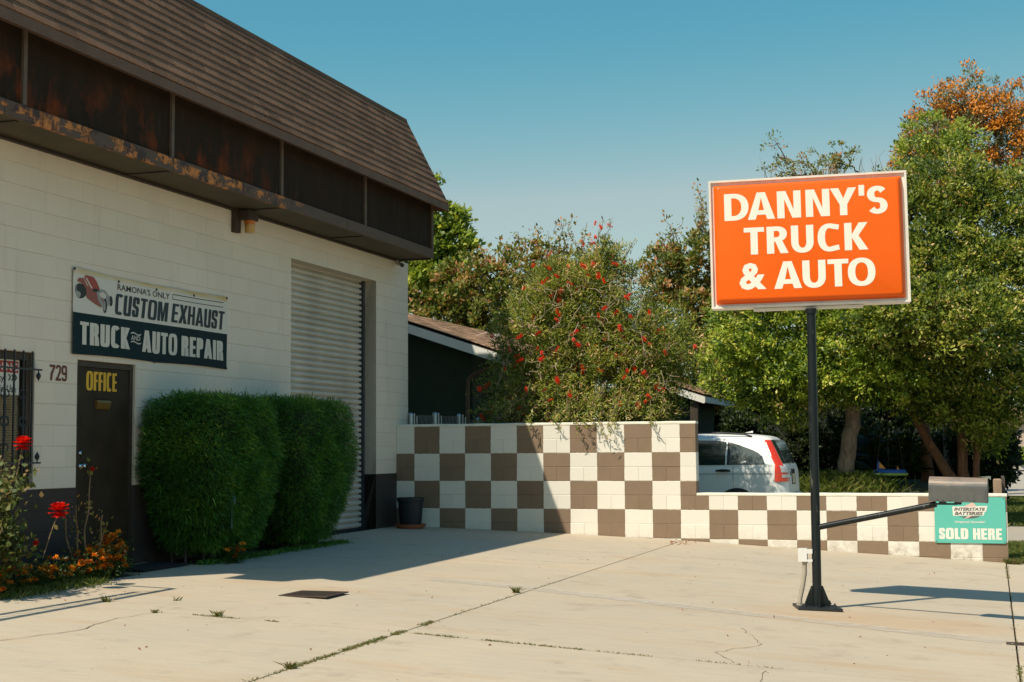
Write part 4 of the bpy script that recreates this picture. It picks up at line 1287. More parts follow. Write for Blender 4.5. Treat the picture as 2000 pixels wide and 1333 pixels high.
# pan face: flat flange, rounded bevel rising to a raised field
mb = MB()
loops = []
def rr(u0, u1, v0, v1, r, l):
    return [sf(a, b, l) for a, b in rrect(u0, u1, v0, v1, r, 4)]
bxl, bxr, bzt, bzb = -hw + fr + .014, hw - fr - .014, hh_ - fr - .022, -hh_ + fr + .010
steps = [(0, -.014, .001), (.008, -.014, .012), (.012, -.004, .014), (.022, .022, .018), (.034, .050, .022), (.046, .062, .026), (.056, .066, .03)]
loops.append(rr(-hw + fr, hw - fr, -hh_ + fr, hh_ - fr, .001, -.012))
for d, l, r in steps[1:]:
    loops.append(rr(bxl + d * .9, bxr - d * .9, bzb + d * .95, bzt - d * .75, r, l))
n_ = len(loops[0])
vs = [q for L in loops for q in L]
fs = [(i * n_ + k, i * n_ + (k + 1) % n_, (i + 1) * n_ + (k + 1) % n_, (i + 1) * n_ + k) for i in range(len(loops) - 1) for k in range(n_)]
fs.append(tuple((len(loops) - 1) * n_ + k for k in range(n_)))
mb.add(vs, fs)
face = obj('sign_face', mb, M['sign_orange'], ps, True)
LF = .0672
def letter(ch, u0, u1, v0, v1, sw=.262, sh=.170):
    H = v1 - v0
    wr = (u1 - u0) / H
    m_ = MB()
    if ch == '&':
        obj('letter', font_mb(m_, '&', u0, u1, v0, v1, lambda a, b, l: sf(a, b, LF), .034), M['letter_white'], ps)
        return
    for i, sh_ in enumerate(glyph(ch, wr, sw, sh, 2.25)):
        add_shape(m_, sh_, lambda u, v, l: sf(u0 + u * H, v0 + v * H, LF + l), .0003 * i)
    obj('letter', m_, M['letter_white'], ps)
for ch, a, b in (('D', -.758, -.533), ('A', -.542, -.291), ('N', -.270, -.053), ('N', -.009, .208), ('Y', .214, .451), ("'", .471, .523), ('S', .545, .727)):
    letter(ch, a, b, .2105, .4645)
for ch, a, b in (('T', -.584, -.396), ('R', -.374, -.177), ('U', -.151, .053), ('C', .090, .294), ('K', .331, .542)):
    letter(ch, a, b, -.1165, .1365)
for ch, a, b in (('&', -.637, -.389), ('A', -.318, -.065), ('U', -.058, .152), ('T', .171, .358), ('O', .351, .597)):
    letter(ch, a, b, -.447, -.194)
PT = SZ - hh_ - .012
post = obj('post', MB().tube([(PX, PY - .05, PZ + .02), (PX, PY - .05, PT - .03)], .0415, 24), M['pole'], ps, True)
PYc = PY - .05
obj('saddle', MB().obox(sf(-.02, -hh_ - .014, -.10), e1, -nz, e2, .50, .045, .012), M['white_box'], ps)
obj('collar', MB().lathe((PX, PYc, PT - .06), [(.052, 0), (.052, .045)], 20), M['pole'], ps)
obj('base_plate', MB().obox((PX, PYc, PZ + .014), (.96, .28, -.05), (-.28, .96, 0), (0, 0, 1), .20, .17, .012), M['black_metal'], ps)
for k in range(4):
    a = math.radians(16 + 90 * k); d = Vector((math.cos(a), math.sin(a), 0)); s = Vector((-d.y, d.x, 0))
    b0 = Vector((PX, PYc, PZ + .025)) + d * .038
    mb = MB(); mb.prism([b0 - s * .005, b0 + d * .080 - s * .005, b0 + d * .080 - s * .005 + Vector((0, 0, .02)), b0 + d * .015 - s * .005 + Vector((0, 0, .185)), b0 - s * .005 + Vector((0, 0, .185))], s * .01)
    obj('gusset', mb, M['pole'], ps)
    a = math.radians(61 + 90 * k); d = Vector((math.cos(a), math.sin(a), 0)); q = Vector((PX, PYc, PZ + .027)) + d * .19
    obj('anchor_bolt', MB().lathe(tuple(q), [(.018, 0), (.018, .016), (.009, .017), (.009, .035)], 6), M['black_metal'], ps)
jb = obj('junction_box', MB().box(PX - .160, PX - .080, PYc - .05, PYc + .03, PZ + .430, PZ + .550), M['white_box'], ps)
for z0_, z1_ in ((.505, .545), (.432, .450)): obj('clamp', MB().box(PX - .079, PX - .030, PYc - .052, PYc - .030, PZ + z0_, PZ + z1_), M['white_box'], ps)
obj('conduit', MB().tube([(PX - .105, PYc - .01, PZ + .435), (PX - .108, PYc - .01, PZ + .32), (PX - .128, PYc - .02, PZ + .20), (PX - .150, PYc - .04, PZ + .10), (PX - .155, PYc - .05, PZ + .03)], [.020, .020, .021, .021, .021], 10), M['grey_conduit'], ps, True)
obj('conduit_fitting', MB().lathe((PX - .155, PYc - .05, PZ + .012), [(.030, 0), (.030, .03), (.026, .032), (.026, .05)], 10).lathe((PX - .105, PYc - .01, PZ + .415), [(.026, 0), (.030, .02)], 10), M['grey_conduit'], ps)
# mailbox and its arm
ma = thing('mailbox', 'weathered grey metal rural mailbox on a slanted black pipe arm', 'mailbox', (7.98, -7.05, -.07))
arm0 = Vector((PX + .035, PYc, PZ + .745)); arm1 = Vector((7.80, -7.02, -.045))
obj('arm', MB().tube([arm0, arm1], .027, 16), M['pole'], ps, True)
obj('arm_plate', MB().obox((7.86, -7.03, -.043), (1, -.02, 0), (.02, 1, 0), (0, 0, 1), .12, .035, .007), M['black_metal'], ps)
m0 = Vector((7.985, -7.06, -.022)); mx = Vector((1, -.06, -.028)).normalized(); my = Vector((.06, 1, 0)).normalized(); mzv = mx.cross(my)
prof = [(-.085, 0), (-.085, .12)] + [(-.085 * math.cos(PI * i / 14), .12 + .085 * math.sin(PI * i / 14) * 1.12) for i in range(1, 14)] + [(.085, .12), (.085, 0)]
mb = MB(); mb.prism([m0 - mx * .243 + my * a + mzv * b for a, b in prof], mx * .480)
obj('box_shell', mb, M['mailbox'], ma)
mb = MB(); mb.prism([m0 + mx * .238 + my * (a * 1.04) + mzv * (b * 1.02 - .003) for a, b in prof], mx * .012)
obj('box_door', mb, M['mailbox'], ma)
mb = MB(); mb.prism([m0 + mx * .17 + my * -.02 + mzv * .222, m0 + mx * .255 + my * -.02 + mzv * .232, m0 + mx * .275 + my * -.02 + mzv * .232, m0 + mx * .275 + my * -.02 + mzv * .20, m0 + mx * .255 + my * -.02 + mzv * .214], my * .03)
obj('latch', mb, M['chrome'], ma)
for x in (-.13, .0):
    obj('bracket', MB().obox(m0 + mx * x - mzv * .012, mx, my, mzv, .028, .05, .011), M['black_metal'], ma)
for x in (-.17, -.12, -.06, .04, .14):
    obj('rivet', MB().tube([m0 + mx * x - my * .084 + mzv * .012, m0 + mx * x - my * .089 + mzv * .012], .005, 6), M['black_metal'], ma)

# drain grates
def grate(name, cx, cy, wx, wy, n_, label):
    t = thing(name, label, 'drain grate', (cx, cy, gz(cx, cy)))
    z_ = gz(cx, cy) + .006
    mb_ = MB(); mb_.box(cx - wx / 2, cx + wx / 2, cy - wy / 2, cy - wy / 2 + .018, z_, z_ + .01); mb_.box(cx - wx / 2, cx + wx / 2, cy + wy / 2 - .018, cy + wy / 2, z_, z_ + .01)
    mb_.box(cx - wx / 2, cx - wx / 2 + .018, cy - wy / 2 + .018, cy + wy / 2 - .018, z_, z_ + .01); mb_.box(cx + wx / 2 - .018, cx + wx / 2, cy - wy / 2 + .018, cy + wy / 2 - .018, z_, z_ + .01)
    obj('rim', mb_, M['grate'], t)
    obj('pit', MB().box(cx - wx / 2 + .018, cx + wx / 2 - .018, cy - wy / 2 + .018, cy + wy / 2 - .018, z_ - .004, z_ + .001), M['dark_room'], t)
    for i in range(n_):
        x = cx - wx / 2 + .03 + (wx - .06) * i / (n_ - 1)
        obj('grate_bar', MB().box(x - .007, x + .007, cy - wy / 2 + .019, cy + wy / 2 - .019, z_ + .002, z_ + .009), M['grate'], t)
grate('drain_grate', 2.575, -8.77, .46, .46, 15, 'square rusty steel grate set in the sunny concrete near the hedges')
grate('drain_grate', 8.62, -8.16, .55, .13, 16, 'narrow steel grate at the right edge of the pavement')

# pot and saucer
pt = thing('plant_pot', 'black plastic nursery pot on a terracotta saucer in the wall corner', 'plant pot', (.13, -.42, gz(.13, -.4)))
c = (.10, -.40, gz(.1, -.4))
obj('pot', MB().lathe((c[0], c[1], c[2] + .05), [(.155, 0), (.165, .05), (.185, .34), (.20, .345), (.205, .40), (.19, .402), (.17, .36), (.12, .355)], 28), M['pot_black'], pt, True)
obj('saucer', MB().lathe(c, [(.19, .002), (.225, .04), (.235, .062), (.222, .062), (.205, .045)], 28), M['terracotta'], pt, True)
obj('soil', MB().lathe((c[0], c[1], c[2] + .36), [(.17, 0), (.165, .03)], 20), M['soil'], pt)
# door mat
obj_m = obj('door_mat', MB().box(-.15, .33, -7.95, -7.05, gz(0, -7.5) + .003, gz(0, -7.5) + .018).box(-.12, .30, -7.92, -7.08, gz(0, -7.5) + .018, gz(0, -7.5) + .022), M['mat_black'])
tag(obj_m, 'flat black rubber mat on the step before the office door', 'door mat')
mb = MB(); sheet(mb, -16, -.305, -24, -10.03, gz, -.02, 1.0, .3)
tag(obj('side_yard', mb, M['soil']), kind='structure')
# garden bed
bed = MB(); sheet(bed, -.285, .395, -12.5, -8.05, gz, -.012, .3, .05); sheet(bed, -.285, .395, -6.93, -3.37, gz, -.012, .3, .05)
tag(obj('planting_bed', bed, M['soil']), kind='structure')
# irrigation valve pipes by hedge
iv = thing('irrigation_valve', 'grey irrigation pipe with valve standing left of the front hedge', 'pipe', (.1, -6.85, -.7))
obj('riser', MB().tube([(-.02, -6.83, -.7), (-.02, -6.83, -.02), (-.02, -6.80, .03)], .013, 8).tube([(.16, -6.86, -.72), (.16, -6.86, -.45)], .012, 8), M['bark_dark'], iv)
obj('valve', MB().tube([(-.02, -6.83, -.44), (.16, -6.86, -.44)], .022, 8).lathe((.05, -6.845, -.44), [(.035, 0), (.04, .03), (.02, .05), (.02, .09)], 10).tube([(-.02, -6.83, -.60), (.08, -6.85, -.60)], .016, 8), M['bark_dark'], iv)
obj('vacuum_breaker', MB().lathe((.64, -6.75, -.10), [(.012, -.25), (.012, -.02), (.045, 0), (.050, .06), (.035, .09), (.014, .10), (.012, .15)], 10), M['valve_teal'], iv)

# ------------------------------------------------------------ foliage tools
def unit(n):
    v = rng.normal(size=(n, 3)); return v / np.linalg.norm(v, axis=1, keepdims=True)

def leaves(P, size, asp, bias=(0, 0, .3), jit=.35, droop=0.0, N=None, fold=.18, lit=1.2):
    """P (n,3) leaf bases -> V,F : folded rhombic leaves"""
    n = len(P)
    d = unit(n) + np.array(bias) + (0 if N is None else N * .8); d /= np.linalg.norm(d, axis=1, keepdims=True)
    d[:, 2] -= droop; d /= np.linalg.norm(d, axis=1, keepdims=True)
    r = unit(n) + np.array([-.40, -.75, .85]) * lit; w_ = np.cross(d, r); w_ /= np.linalg.norm(w_, axis=1, keepdims=True) + 1e-9
    nn = -np.cross(w_, d)
    L = size * (1 + jit * rng.uniform(-1, 1, size=(n, 1)))
    W = L * asp * .5
    tip = P + d * L
    mid = P + d * L * .45 + nn * L * fold * .5
    V = np.stack([P, mid + w_ * W, tip, mid - w_ * W], 1).reshape(-1, 3)
    F = np.arange(n * 4).reshape(n, 4)
    return V, F

def foliage(name, P, size, asp, mat, parent, bias=(0, 0, .3), droop=0.0, N=None, tint=None, fold=.18):
    V, F = leaves(P, size, asp, bias, .35, droop, N, fold)
    t = rng.uniform(0, 1, len(P)) if tint is None else tint
    return npmesh(name, V, F, mat, parent, np.repeat(np.clip(t, 0, 1), 4))

def crown_pts(blobs, nclump, nleaf, crad, shell=.55, flat=.7):
    """clumps of leaves through ellipsoid volumes; returns points, outward dirs, clump tint"""
    b = np.array(blobs, dtype=float)
    vol = (b[:, 3] * b[:, 4] * b[:, 5]) ** .8
    idx = rng.choice(len(b), nclump, p=vol / vol.sum())
    dirs = unit(nclump)
    rad = shell + (1.08 - shell) * rng.uniform(0, 1, (nclump, 1)) ** .6
    c = b[idx, :3] + dirs * rad * b[idx, 3:6]
    cr = crad * rng.uniform(.5, 1.35, (nclump, 1))
    k = rng.poisson(nleaf, nclump) + 1
    ci = np.repeat(np.arange(nclump), k)
    o = unit(len(ci)) * rng.uniform(0, 1, (len(ci), 1)) ** .45 * cr[ci]
    o[:, 2] *= flat
    P = c[ci] + o
    ct = rng.uniform(-.36, .32, nclump)
    tint = np.clip(rng.beta(2, 2.4, len(ci)) + ct[ci], 0, 1)
    return P, dirs[ci], tint, c

def limb(mb, a, b, r0, r1, n=6, wob=.12, sides=7):
    a = Vector(a); b = Vector(b); L = (b - a).length
    pts = [a.lerp(b, i / n) + Vector(rng.normal(size=3)) * wob * L * .12 * math.sin(PI * i / n) for i in range(n + 1)]
    mb.tube(pts, [r0 + (r1 - r0) * i / n for i in range(n + 1)], sides)
    return pts

def twigs(mb, tips, origins, r=.012, n=3):
    for t in tips:
        o = min(origins, key=lambda q: (Vector(q) - Vector(t)).length)
        limb(mb, o, t, r, r * .35, n, .5, 4)

def make_tree(name, label, cat, base, trunks, blobs, nclump, nleaf, crad, leaf, asp, mat, barkm, group=None, droop=0, shell=.55, ntwig=90, flat=.7, bias=(0, 0, .3)):
    t = thing(name, label, cat, base, group)
    mb = MB(); nodes = []
    for path, r0, r1 in trunks:
        p = [Vector(q) for q in path]
        fine = []
        for i in range(len(p) - 1):
            for k in range(4):
                fine.append(p[i].lerp(p[i + 1], k / 4) + Vector(rng.normal(size=3)) * r0 * .12)
        fine.append(p[-1])
        n = len(fine)
        rads = [r0 + (r1 - r0) * i / (n - 1) for i in range(n)]
        rads[0] *= 1.25
        mb.tube(fine, rads, 12)
        nodes += fine[n // 2:]
    obj('trunk', mb, barkm, t, True)
    mb = MB(); tips = []
    for b in blobs:
        o = min(nodes, key=lambda q: (q - Vector(b[:3])).length)
        pts = limb(mb, o, b[:3], min(.035, trunks[0][2] * .5), .012, 6, .5)
        tips += pts[2:]
    P, N, T_, c = crown_pts(blobs, nclump, nleaf, crad, shell, flat)
    sel = rng.choice(len(c), min(ntwig, len(c)), replace=False)
    twigs(mb, [tuple(c[i]) for i in sel], tips)
    obj('branches', mb, barkm, t, True)
    foliage('foliage', P, leaf, asp, mat, t, bias=bias, droop=droop, N=N, tint=T_)
    return t, c

# ------------------------------------------------------------ hedges
def hedge(cx, cy, hx, hy, z0, z1, n, label, under):
    t = thing('clipped_hedge', label, 'hedge', (cx, cy, gz(cx, cy)), 'two feathery green hedges against the shop wall')
    # superellipsoid surface, narrower at the foot
    d = unit(n)
    p = 7.0
    nrm = (np.abs(d) ** p).sum(1) ** (1 / p)
    s = d / nrm[:, None]
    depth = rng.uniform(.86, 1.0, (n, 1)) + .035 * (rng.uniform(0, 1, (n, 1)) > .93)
    zc, hz = (z0 + z1) / 2, (z1 - z0) / 2
    v = (s[:, 2:3] + 1) / 2
    nar = 1 - under * np.clip(1 - v * 2.3, 0, 1)
    lump = 1 + .030 * np.sin(s[:, 1:2] * 7 + cx * 3 + s[:, 2:3] * 5) + .025 * np.sin(s[:, 2:3] * 9 + s[:, 0:1] * 6)
    P = np.hstack([cx + s[:, 0:1] * hx * depth * nar * lump, cy + s[:, 1:2] * hy * depth * nar * lump, zc + s[:, 2:3] * hz * depth * lump])
    N = d / nrm[:, None]
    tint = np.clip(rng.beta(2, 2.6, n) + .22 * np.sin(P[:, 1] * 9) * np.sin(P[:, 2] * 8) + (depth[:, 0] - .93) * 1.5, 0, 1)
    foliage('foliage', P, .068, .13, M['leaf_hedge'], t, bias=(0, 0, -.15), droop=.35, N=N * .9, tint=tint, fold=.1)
    # a few shoots above the clipped top
    k = 260
    Q = np.hstack([cx + rng.uniform(-hx * .7, hx * .7, (k, 1)), cy + rng.uniform(-hy * .8, hy * .8, (k, 1)), z1 + rng.uniform(-.05, .0, (k, 1))])
    Q = np.repeat(Q[:k // 13], 13, 0) + rng.normal(0, .014, (k // 13 * 13, 3)) + np.tile(np.linspace(0, .075, 13)[:, None] * np.array([[0, 0, 1]]), (k // 13, 1))
    foliage('shoots', Q, .045, .12, M['leaf_hedge'], t, bias=(0, 0, .7))
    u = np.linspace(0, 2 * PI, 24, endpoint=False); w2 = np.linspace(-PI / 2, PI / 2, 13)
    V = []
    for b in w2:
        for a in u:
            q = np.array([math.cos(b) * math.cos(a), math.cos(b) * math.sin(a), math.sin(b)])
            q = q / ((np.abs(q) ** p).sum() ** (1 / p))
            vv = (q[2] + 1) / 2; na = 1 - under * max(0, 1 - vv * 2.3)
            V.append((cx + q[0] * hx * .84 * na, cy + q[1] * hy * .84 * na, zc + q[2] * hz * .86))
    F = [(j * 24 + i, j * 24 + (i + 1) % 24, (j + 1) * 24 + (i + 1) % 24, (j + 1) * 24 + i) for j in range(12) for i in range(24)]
    npmesh('light_block_core', V, F, M['hedge_core'], t)  # solid dark core added inside the leaves so no light passes through
    mb = MB()
    for i in range(9):
        x = cx + rng.uniform(-.15, .15); y = cy + rng.uniform(-.4, .4)
        limb(mb, (x, y, gz(x, y) - .02), (x + rng.uniform(-.1, .1), y + rng.uniform(-.1, .1), z0 + .5), .018, .012, 4, .3, 6)
    obj('stems', mb, M['bark_dark'], t)
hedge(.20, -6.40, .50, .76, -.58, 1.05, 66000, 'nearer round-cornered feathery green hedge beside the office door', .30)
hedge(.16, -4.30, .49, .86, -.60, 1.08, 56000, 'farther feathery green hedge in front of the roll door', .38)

# ------------------------------------------------------------ bottlebrush tree
bb_blobs = [(2.25, 1.9, 2.55, 1.0, .85, .90), (1.45, 1.8, 2.2, .85, .8, .85), (3.1, 1.9, 2.0, .85, .8, .8), (2.3, 1.7, 1.55, 1.3, .9, .75), (1.2, 1.5, 1.35, .65, .7, .55), (3.22, 1.7, 1.30, .55, .7, .5), (2.45, 1.9, 3.25, .55, .5, .55), (1.7, 1.9, 3.0, .55, .55, .45), (2.1, 1.5, 1.05, 1.5, .7, .35)]
bt, bc = make_tree('bottlebrush_tree', 'bottlebrush tree dotted with red blooms leaning over the checkered wall', 'tree', (2.35, 2.0, -.93),
    [([(2.35, 2.0, -.95), (2.4, 2.0, 0), (2.2, 1.95, .9), (2.3, 1.9, 1.9)], .10, .05), ([(2.40, 2.0, -.3), (2.8, 2.0, .6), (3.1, 1.9, 1.4)], .06, .035)],
    bb_blobs, 1500, 48, .19, .082, .20, M['leaf_bottle'], M['cane'], ntwig=260, shell=.35, flat=.9)
# upright sprays on top and weeping sprays over the wall
sp = MB(); PP = []; hang_tips = []
for (x, y, z_, dx, dz, n_) in [(2.35, 1.9, 3.5, .15, .62, 46), (2.48, 1.9, 3.6, .1, .55, 40), (2.15, 1.9, 3.5, -.2, .5, 36), (1.75, 1.9, 3.2, -.15, .55, 34), (2.75, 1.9, 3.35, .3, .42, 34), (1.45, 1.8, 2.9, -.25, .5, 30), (1.1, 1.8, 2.8, -.15, .42, 26), (3.1, 1.9, 2.8, .3, .4, 30), (3.3, 1.8, 2.5, .35, .25, 26), (1.6, 1.8, 3.2, .02, .65, 26)]:
    a = Vector((x, y, z_)); b = a + Vector((dx, rng.uniform(-.2, .2), dz))
    limb(sp, a, b, .010, .003, 4, .5, 4)
    for i in range(n_):
        PP.append(a.lerp(b, i / n_) + Vector(rng.normal(size=3)) * .022)
for k in range(46):
    x = rng.uniform(1.0, 3.7); a = Vector((x, 1.1 + rng.uniform(-.3, .3), 1.25 + rng.uniform(-.15, .25)))
    reach = rng.uniform(.15, 1.25) * (1 if x < 3.3 else .5)
    b = Vector((x + rng.uniform(-.2, .2), a.y - reach, .98 + rng.uniform(-.1, .15) - .25 * max(0, reach - .9)))
    if b.y < .15:
        b.z = max(b.z, .9) if rng.uniform() < .4 else b.z
    limb(sp, a, b, .008, .003, 4, .4, 4)
    for i in range(42):
        PP.append(a.lerp(b, i / 42) + Vector(rng.normal(size=3)) * .028)
for x, ln in ((1.78, .18), (2.18, .26), (2.5, .42), (2.62, .30), (2.86, .52), (2.98, .50), (2.74, .2), (3.05, .3), (3.6, .20)):
    a = Vector((x, .35, 1.02)); m_ = Vector((x + .03, -.02 - rng.uniform(0, .05), .92)); b = Vector((x + .12, -.10 - rng.uniform(0, .12), .90 - ln * .55))
    limb(sp, a, m_, .006, .004, 3, .3, 4); limb(sp, m_, b, .004, .002, 3, .3, 4)
    for i in range(40):
        q = (a.lerp(m_, i / 14) if i < 14 else m_.lerp(b, (i - 14) / 26)); PP.append(q + Vector(rng.normal(size=3)) * .012)
obj('sprays', sp, M['cane'], bt)
foliage('spray_leaves', np.array([tuple(q) for q in PP]), .072, .20, M['leaf_bottle'], bt, bias=(0, 0, .2))
# arching woody twigs showing on the sunny face
tw = MB()
for k in range(170):
    x = rng.uniform(1.0, 3.7); z_ = rng.uniform(1.0, 3.1)
    if abs(x - 2.35) > 1.5 - .35 * max(0, z_ - 1.6): continue
    a = Vector((x, rng.uniform(1.0, 1.35), z_)); b = a + Vector((rng.uniform(-.3, .3), rng.uniform(-.25, .05), rng.uniform(-.38, .12)))
    limb(tw, a, b, .0075, .003, 4, 1.1, 4)
tag(obj('dry_twigs', tw, M['dry_twig'], bt), kind='stuff')
# blooms
def bloom_mesh():
    n = 110; V = []; F = []; Tn = []
    for i in range(n):
        z_ = rng.uniform(-.045, .045); a = rng.uniform(0, 2 * PI)
        d = np.array([math.cos(a), math.sin(a), rng.uniform(-.3, .5)]); s = np.array([-d[1], d[0], 0]) * .0035
        b0 = np.array([0, 0, z_]); L = rng.uniform(.026, .040)
        k = len(V); V += [b0 - s, b0 + s, b0 + d * L]; F.append((k, k + 1, k + 2)); Tn += [.2, .2, 1.0]
    me = bpy.data.meshes.new('bloom'); me.from_pydata([tuple(map(float, q)) for q in V], [], F)
    at = me.attributes.new('tint', 'FLOAT', 'POINT'); at.data.foreach_set('value', np.array(Tn, dtype=np.float32))
    me.materials.append(M['flower_red']); me.update(); return me
blm_ = bloom_mesh()
cand = [q for q in bc if q[1] < 2.1]
sel = rng.choice(len(cand), 150, replace=False)
spots = [cand[i] + np.array([rng.uniform(-.1, .1), -.34, rng.uniform(-.05, .1)]) for i in sel] + [np.array(q) for q in [(2.38, 1.8, 4.05), (2.47, 1.8, 3.98), (2.62, 1.8, 4.0), (2.33, 1.8, 3.72), (2.2, 1.7, 3.72), (2.4, 1.75, 3.82), (1.95, 1.7, 3.35), (2.85, 1.8, 3.4)]]
for q in spots:
    o = bpy.data.objects.new('bloom', blm_); COL.objects.link(o); o.parent = bt
    o.location = Vector(q) - Vector(bt.location); o.rotation_euler = (rng.uniform(-1.2, 1.2), rng.uniform(-1.2, 1.2), rng.uniform(0, 6)); s = rng.uniform(.85, 1.45); o.scale = (s, s, s)

# ------------------------------------------------------------ background trees
make_tree('sycamore_tree', 'tall pale green tree rising behind the far end of the mansard', 'tree', (-6.0, 14, -1),
    [([(-6.3, 14, -1), (-6.2, 14, 2), (-6.3, 14, 5), (-6.3, 14, 7.6)], .20, .06)],
    [(-6.35, 14, 8.0, .62, .7, .62), (-6.1, 14, 7.1, .7, .8, .6), (-5.25, 14, 7.15, .45, .6, .28), (-5.0, 13.9, 6.35, .75, .8, .42), (-6.2, 14, 5.6, 1.4, 1.1, .9), (-4.75, 13.8, 5.55, .80, .8, .55), (-5.2, 13.6, 4.6, 1.3, 1.1, .7), (-4.4, 13.6, 4.5, .7, .8, .6)],
    700, 40, .27, .15, .75, M['leaf_sycamore'], M['bark_pale'], shell=.45, ntwig=140, flat=.6)
t2_, c2_ = make_tree('olive_leaf_tree', 'reddish-tipped olive green tree between the shop and the bottlebrush', 'tree', (-2.97, 13.00, -0.95),
    [([(-2.86, 13.00, -0.95), (-2.97, 13.00, 1.61), (-3.30, 12.89, 3.27)], .13, .06), ([(-2.86, 13.00, -0.27), (-2.20, 13.00, 1.94), (-1.54, 12.89, 3.49)], .10, .05)],
    [(-3.41, 12.78, 4.37, 1.05, 0.99, 0.88), (-2.09, 12.78, 4.59, 0.94, 0.88, 0.83), (-4.41, 12.78, 3.60, 1.11, 0.99, 0.99), (-3.08, 12.56, 3.27, 1.33, 1.11, 0.88), (-1.20, 12.67, 4.26, 0.88, 0.88, 0.83), (-1.54, 12.56, 3.16, 0.99, 0.99, 0.77), (-4.85, 12.89, 2.83, 0.99, 0.88, 0.77), (-0.65, 12.78, 3.49, 0.77, 0.88, 0.99)],
    950, 36, .21, .115, .55, M['leaf_red'], M['bark_dark'], shell=.35, ntwig=180)
t4_, c4_ = make_tree('olive_leaf_tree', 'loose olive and rust tinted tree left of the orange sign', 'tree', (0.81, 18.20, -0.95),
    [([(0.81, 18.20, -0.95), (0.81, 18.20, 1.70), (0.69, 18.20, 3.72)], .12, .05), ([(0.86, 18.20, -0.09), (1.52, 18.20, 2.53), (1.88, 18.20, 4.44)], .09, .04)],
    [(0.09, 17.84, 5.15, 0.65, 0.83, 0.83), (1.16, 17.96, 5.39, 0.83, 0.83, 0.95), (2.00, 17.96, 4.79, 0.95, 0.95, 1.07), (0.57, 17.72, 3.84, 1.07, 0.95, 0.95), (1.76, 17.72, 3.36, 1.19, 1.07, 0.95), (-0.15, 17.60, 2.89, 1.07, 0.95, 0.83), (1.04, 17.49, 2.29, 1.31, 1.07, 0.83), (2.47, 17.72, 6.10, 0.48, 0.60, 0.48)],
    900, 36, .22, .125, .50, M['leaf_red'], M['bark_dark'], shell=.35, ntwig=200)
def add_shoots(t, tops, mat, bm, leaf=.11, n=16):
    m_ = MB(); L_ = []
    for (x, y, z_, h_) in tops:
        for k in range(3):
            a = Vector((x + rng.normal(0, .16), y + rng.normal(0, .2), z_ - .45)); b = a + Vector((rng.normal(0, .16), rng.normal(0, .1), .45 + h_ * rng.uniform(.45, 1.1)))
            p = limb(m_, a, b, .014, .004, 5, .6, 4)
            for i in range(n * 2):
                q = a.lerp(b, rng.uniform(.1, 1) ** .8); L_.append(q + Vector(rng.normal(size=3)) * .07)
    obj('shoots', m_, bm, t)
    foliage('shoot_leaves', np.array([tuple(q) for q in L_]), leaf, .5, mat, t, bias=(0, 0, .3))
add_shoots(t2_, [(-3.6, 12.8, 4.6, .5), (-3.2, 12.8, 4.9, .7), (-2.75, 12.8, 4.9, .6), (-2.3, 12.8, 5.3, .5), (-1.9, 12.8, 5.2, .6), (-1.45, 12.8, 5.2, .8), (-1.0, 12.8, 5.0, .8), (-.4, 12.8, 4.8, .6), (.1, 12.8, 4.6, .6)], M['leaf_red'], M['bark_dark'])
add_shoots(t4_, [(.0, 18, 5.9, .5), (.35, 18, 6.1, .7), (.9, 18, 6.5, .6), (1.2, 18, 6.5, .9), (1.6, 18, 6.3, .7), (2.1, 18, 6.2, .6), (2.5, 18, 6.0, .4)], M['leaf_red'], M['bark_dark'])
# thin tree above the sign
tt = MB()
t5, c5_ = make_tree('sparse_tree', 'thin half-bare tree with twiggy top showing over the orange sign', 'tree', (4.4, 18, -1),
    [([(4.3, 18, -1), (4.3, 18, 2.5), (4.2, 18, 5.5), (3.6, 18, 7.6)], .16, .04), ([(4.3, 18, 3), (4.9, 18, 5.8), (5.2, 18, 7.6)], .09, .03)],
    [(3.3, 18, 7.7, .55, .6, .55), (4.1, 18, 7.6, .6, .6, .65), (4.75, 18, 7.9, .5, .5, .5), (2.7, 18, 7.3, .25, .3, .3), (4.2, 18, 6.5, 1.2, 1, .8), (3.1, 18, 8.5, .25, .3, .45)],
    170, 26, .20, .085, .5, M['leaf_red'], M['bark_dark'], shell=.2, ntwig=120)
mb = MB()
for k in range(40):
    x = rng.uniform(2.8, 6.6); a = Vector((x, 18, 6.8 + rng.uniform(0, .6)))
    h_ = .9 if 4.4 < x < 5.2 or x < 3.4 else .75
    limb(mb, a, a + Vector((rng.uniform(-.35, .35), 0, h_ * rng.uniform(.6, 1.5))), .014, .004, 4, .7, 4)
obj('bare_twigs', mb, M['cane'], t5)
make_tree('privet_tree', 'leafy green tree with a pale leaning trunk behind the sign post', 'tree', (5.40, 10, -.28),
    [([(5.38, 10, -.32), (5.48, 10, .3), (5.60, 10, 1.1), (5.65, 10, 2.1)], .185, .13), ([(5.62, 10, 1.15), (5.95, 10, 1.7), (6.3, 9.9, 2.6)], .10, .06)],
    [(4.2, 9.3, 2.9, 1.4, 1.1, .9), (5.6, 9.2, 2.7, 1.4, 1.2, 1.0), (6.7, 9.4, 2.6, 1.1, 1.1, 1.0), (3.5, 9.6, 2.1, .9, .9, .8), (4.8, 9.2, 2.0, 1.1, 1.0, .7), (6.3, 9.0, 1.9, 1.0, 1.0, .6), (5.2, 9.8, 4.0, 1.5, 1.2, 1.0), (4.2, 9.8, 3.9, 1.0, 1.0, .8), (6.5, 9.8, 3.8, 1.1, 1.1, .9)],
    2100, 40, .23, .088, .46, M['leaf_privet'], M['bark_pale'], shell=.45, ntwig=140)
